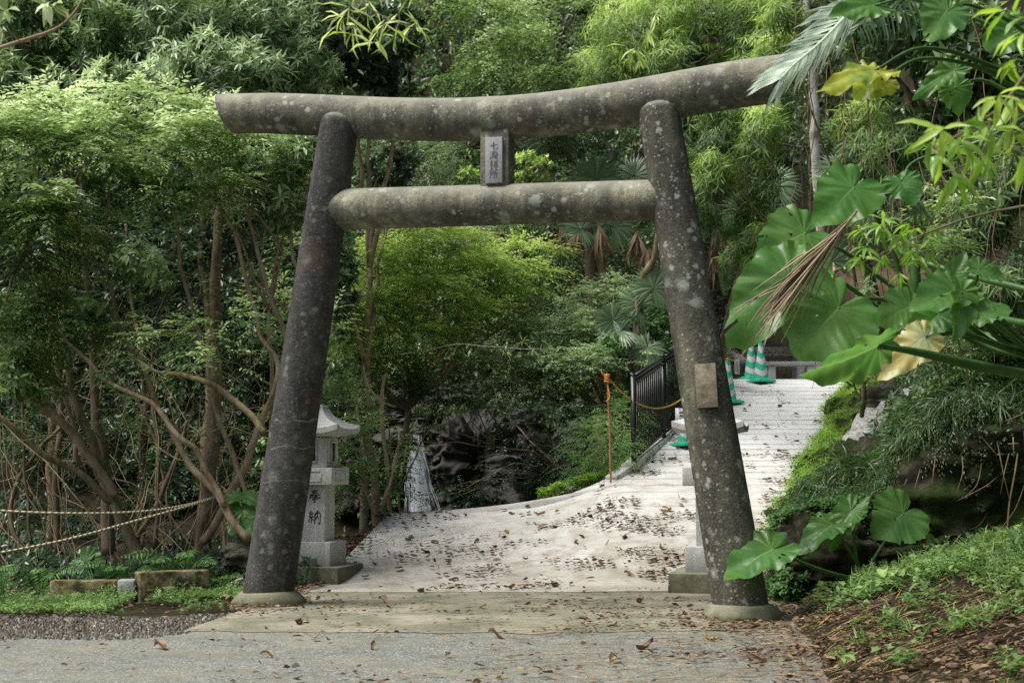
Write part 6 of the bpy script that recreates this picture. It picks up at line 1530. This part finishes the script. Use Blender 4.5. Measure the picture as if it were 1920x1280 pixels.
# ------------------------------------------------------------------ near branches (out of focus in the photo)
def branch(name, label, pts, r, clusters, mat, n, L, W, D, vb=.6, seed=1, bark='bark_green', droop=.7, spread=(30, 95)):
    rg = np.random.default_rng(seed); pts = [P(*q) for q in pts]; th = thing(name, label, 'branch', pts[0])
    m = MB(); m.tube(pts, [r * (1 - .7 * k / (len(pts) - 1)) for k in range(len(pts))], 7, 6, wob=.01)
    cs = []; ax = []
    for q in clusters:
        p = P(q[0], q[1], D + rg.normal(0, .12)); d2 = [np.linalg.norm(p - w_) for w_ in catmull(pts, 6)]; a_ = catmull(pts, 6)[int(np.argmin(d2))]
        m.tube([a_, (a_ + p) / 2 + rg.normal(0, .02, 3), p], [r * .3, r * .2, r * .12], 5, 4, caps=False); cs.append(p); ax.append(nrm(p - a_ + (0, 0, -.05)))
    m.build('stem', M[bark], th, smooth=True)
    m = MB(); cs, ax = np.array(cs), np.array(ax)
    whorl(m, cs, ax, vb + rg.normal(0, .15, len(cs)), rg, n=n, L=L, W=W, spread=spread, droop=droop, T=T6); m.build('foliage', M[mat], th)
rg = np.random.default_rng(21)
cl = [(1760, 290), (1795, 335), (1770, 240), (1830, 225), (1800, 265), (1870, 180), (1890, 120), (1915, 60), (1850, 300), (1900, 250), (1740, 270), (1920, 20), (1880, 20), (1860, 240), (1930, 300), (1905, 190), (1820, 290)]
branch('overhanging_branch', 'blurred yellow-green branch of long leaves nearest the camera at the right edge', [(2010, 60, 5.4), (1935, 120, 5.3), (1870, 200, 5.25), (1800, 250, 5.2), (1750, 280, 5.2)], .010, cl, 'lf_near', 6, .15, .036, 5.2, .65, 4)
cl = [(1640 + rg.uniform(-60, 110), 470 + rg.uniform(-60, 50)) for k in range(20)]
branch('overhanging_branch', 'thin leafy twig crossing above the grey shelter, right of the dead frond', [(1960, 380, 7.8), (1850, 400, 7.8), (1750, 430, 7.7), (1660, 470, 7.7), (1600, 500, 7.7)], .008, cl, 'lf_near', 6, .11, .026, 7.7, .45, 5)
cl = [(1700 + rg.uniform(-60, 200), 300 + rg.uniform(-60, 110)) for k in range(34)]
branch('overhanging_branch', 'leafy green branch behind the nearest yellow-green one', [(1980, 250, 8.8), (1880, 280, 8.8), (1780, 320, 8.7), (1680, 340, 8.7)], .010, cl, 'lf_mid', 7, .11, .03, 8.7, .55, 6)
cl = [(690, 20), (720, 45), (660, 60), (760, 20), (700, 80), (655, 15), (740, 70), (780, 50), (640, 40)]
branch('overhanging_branch', 'blurred pale yellow bamboo leaves at the top edge above the left pillar', [(600, -60, 7.6), (660, -10, 7.5), (720, 30, 7.5), (780, 50, 7.5)], .006, cl, 'lf_yellow', 6, .17, .015, 7.5, .95, 7, 'bark_yellow', .3)
branch('overhanging_branch', 'bare-looking twig with a few light leaves in the top left corner', [(-60, 110, 7.5), (40, 80, 7.5), (110, 50, 7.5), (155, 0, 7.5), (175, -40, 7.5)], .012, [(10, 22), (85, 5), (96, 10), (-5, 40)], 'lf_bright', 5, .13, .055, 7.5, .8, 8, 'bark')
branch('overhanging_branch', 'bright bamboo sprig hanging below the top edge right of centre', [(1230, -30, 12), (1220, 40, 12), (1190, 90, 12)], .006, [(1190, 95), (1215, 60), (1170, 90), (1230, 30), (1200, 110)], 'lf_yellow', 6, .17, .028, 12, .8, 9, 'bark_green', .9)
branch('dry_branch', 'long pale bare twig reaching right in front of the dark slope', [(690, 670, 19.5), (770, 662, 19.5), (860, 645, 19.4), (950, 652, 19.3), (1045, 655, 19.3)], .010, [(980, 640), (1020, 640), (930, 635), (1050, 650), (1000, 655), (950, 660)], 'lf_yellow', 6, .12, .015, 19.3, .9, 10, 'bark_pale', .2)

m = MB(); rg = np.random.default_rng(31)
for k in range(70):
    D_ = rg.uniform(10.5, 15); q = P(rg.uniform(1480, 1930), rg.uniform(-20, 420), D_); L_ = rg.uniform(.5, 1.8); dx = rg.normal(0, .12)
    m.tube([q, q + (dx * .4 + rg.normal(0, .03), 0, -L_ * .35), q + (dx + rg.normal(0, .05), 0, -L_ * .7), q + (dx * 1.2, 0, -L_)], [.005, .005, .004, .002], 4, 5, wob=.04, caps=False, a=.4)
o = m.build('hanging_vines', M['twig'], smooth=True); tag(o, 'thin brown vines trailing through the leaves at upper right', 'vines', kind='stuff')

# ------------------------------------------------------------------ ferns on the left
def fern(label, base, n, L, seed):
    rg = np.random.default_rng(seed); base = np.array(base, float); base[2] = float(surf(base[0], base[1])); th = thing('fern', label, 'fern', base, 'ferns under the trees')
    for k in range(n):
        az = math.pi * 1.05 + math.pi * .95 * (k + rg.uniform(.1, .9)) / n if k < n * .7 else rg.uniform(0, 6.28)
        d = np.array((math.cos(az), math.sin(az) * .8, 0)); Lk = L * rg.uniform(.75, 1.1)
        m = MB(); frond(m, [base + (0, 0, .02), base + d * Lk * .5 + (0, 0, Lk * .62), base + d * Lk * 1.05 + (0, 0, Lk * .60)], 17, Lk * .36, Lk * .050, (0, -.55, 1), ang=.35, v=.55, droop=.15, rng=rg, T=T6, prof=lambda t_: np.clip(1.15 - t_ * 1.05, .04, 1) * np.clip(t_ * 6 + .4, 0, 1), rach=.004); m.build('frond', M['lf_fern'], th)
for k, (lab, q, n, L) in enumerate([
    ('bright fern behind the middle of the kerb stones', (245, 1085, 14.25), 5, .50), ('largest bright fern behind the right kerb stone', (345, 1072, 14.4), 6, .62), ('fern at the left end of the kerb stones', (75, 1100, 13.9), 5, .45),
    ('fern at the far left edge above the grass', (5, 1090, 14.0), 5, .45), ('small fern between right kerb stone and left pillar', (415, 1085, 14.2), 6, .34), ('fern in the shade left of the largest one', (300, 1060, 14.9), 5, .45)]):
    fern(lab, P(*q), n, L, 40 + k)
# little stick cross and cane on the right bank
q = P(1900, 832, 12.2); m = MB(); m.tube([q - (0, 0, .11), q + (0, 0, .06)], .005, 6, smooth=False); m.tube([q - (.045, 0, 0), q + (.045, 0, .004)], .005, 6, smooth=False)
o = m.build('stick_cross', M['bark_yellow'], origin=q); tag(o, 'tiny cross of two pale sticks against the dark bank at right', 'sticks')
m = MB(); m.tube([P(1884, 1040, 12.2), P(1892, 960, 12.2), P(1903, 890, 12.2), P(1908, 850, 12.3)], .008, 7, 5, wob=.01); o = m.build('dead_cane', M['twig'], smooth=True, origin=P(1884, 1040, 12.2)); tag(o, 'thin brown dead cane leaning on the bank at the right edge', 'cane')
# ------------------------------------------------------------------ light
EL, AZ = math.radians(62), math.radians(SUN_AZ)
w = bpy.data.worlds.new('World'); sc.world = w; w.use_nodes = True
nt = w.node_tree; bg = nt.nodes['Background']; sky = nt.nodes.new('ShaderNodeTexSky'); sky.sky_type = 'NISHITA'
sky.sun_disc = False; sky.sun_elevation = EL; sky.sun_rotation = AZ; sky.air_density = 1.0; sky.dust_density = 4.0; sky.ozone_density = 0.0
nt.links.new(sky.outputs[0], bg.inputs[0]); bg.inputs[1].default_value = SKY
sd = bpy.data.lights.new('sun', 'SUN'); sd.energy = SUN; sd.angle = math.radians(SUN_ANG); sd.color = (1, .985, .95)
so = bpy.data.objects.new('sun', sd); COL.objects.link(so); so.location = (0, 0, 30)
# direction towards the sun: rotation measured from +Y clockwise
dirv = Vector((math.sin(AZ) * math.cos(EL), math.cos(AZ) * math.cos(EL), math.sin(EL)))
so.rotation_euler = dirv.to_track_quat('Z', 'Y').to_euler()
sc.view_settings.view_transform = 'Standard'; sc.view_settings.look = 'None'; sc.view_settings.exposure = 0
sc.render.engine = 'CYCLES'
cy = sc.cycles; cy.max_bounces = 6; cy.diffuse_bounces = 3; cy.glossy_bounces = 2; cy.transmission_bounces = 4; cy.transparent_max_bounces = 8
cy.use_denoising = False; cy.sample_clamp_indirect = 6; cy.caustics_reflective = False; cy.caustics_refractive = False
try: cy.denoiser = 'OPENIMAGEDENOISE'
except Exception: pass
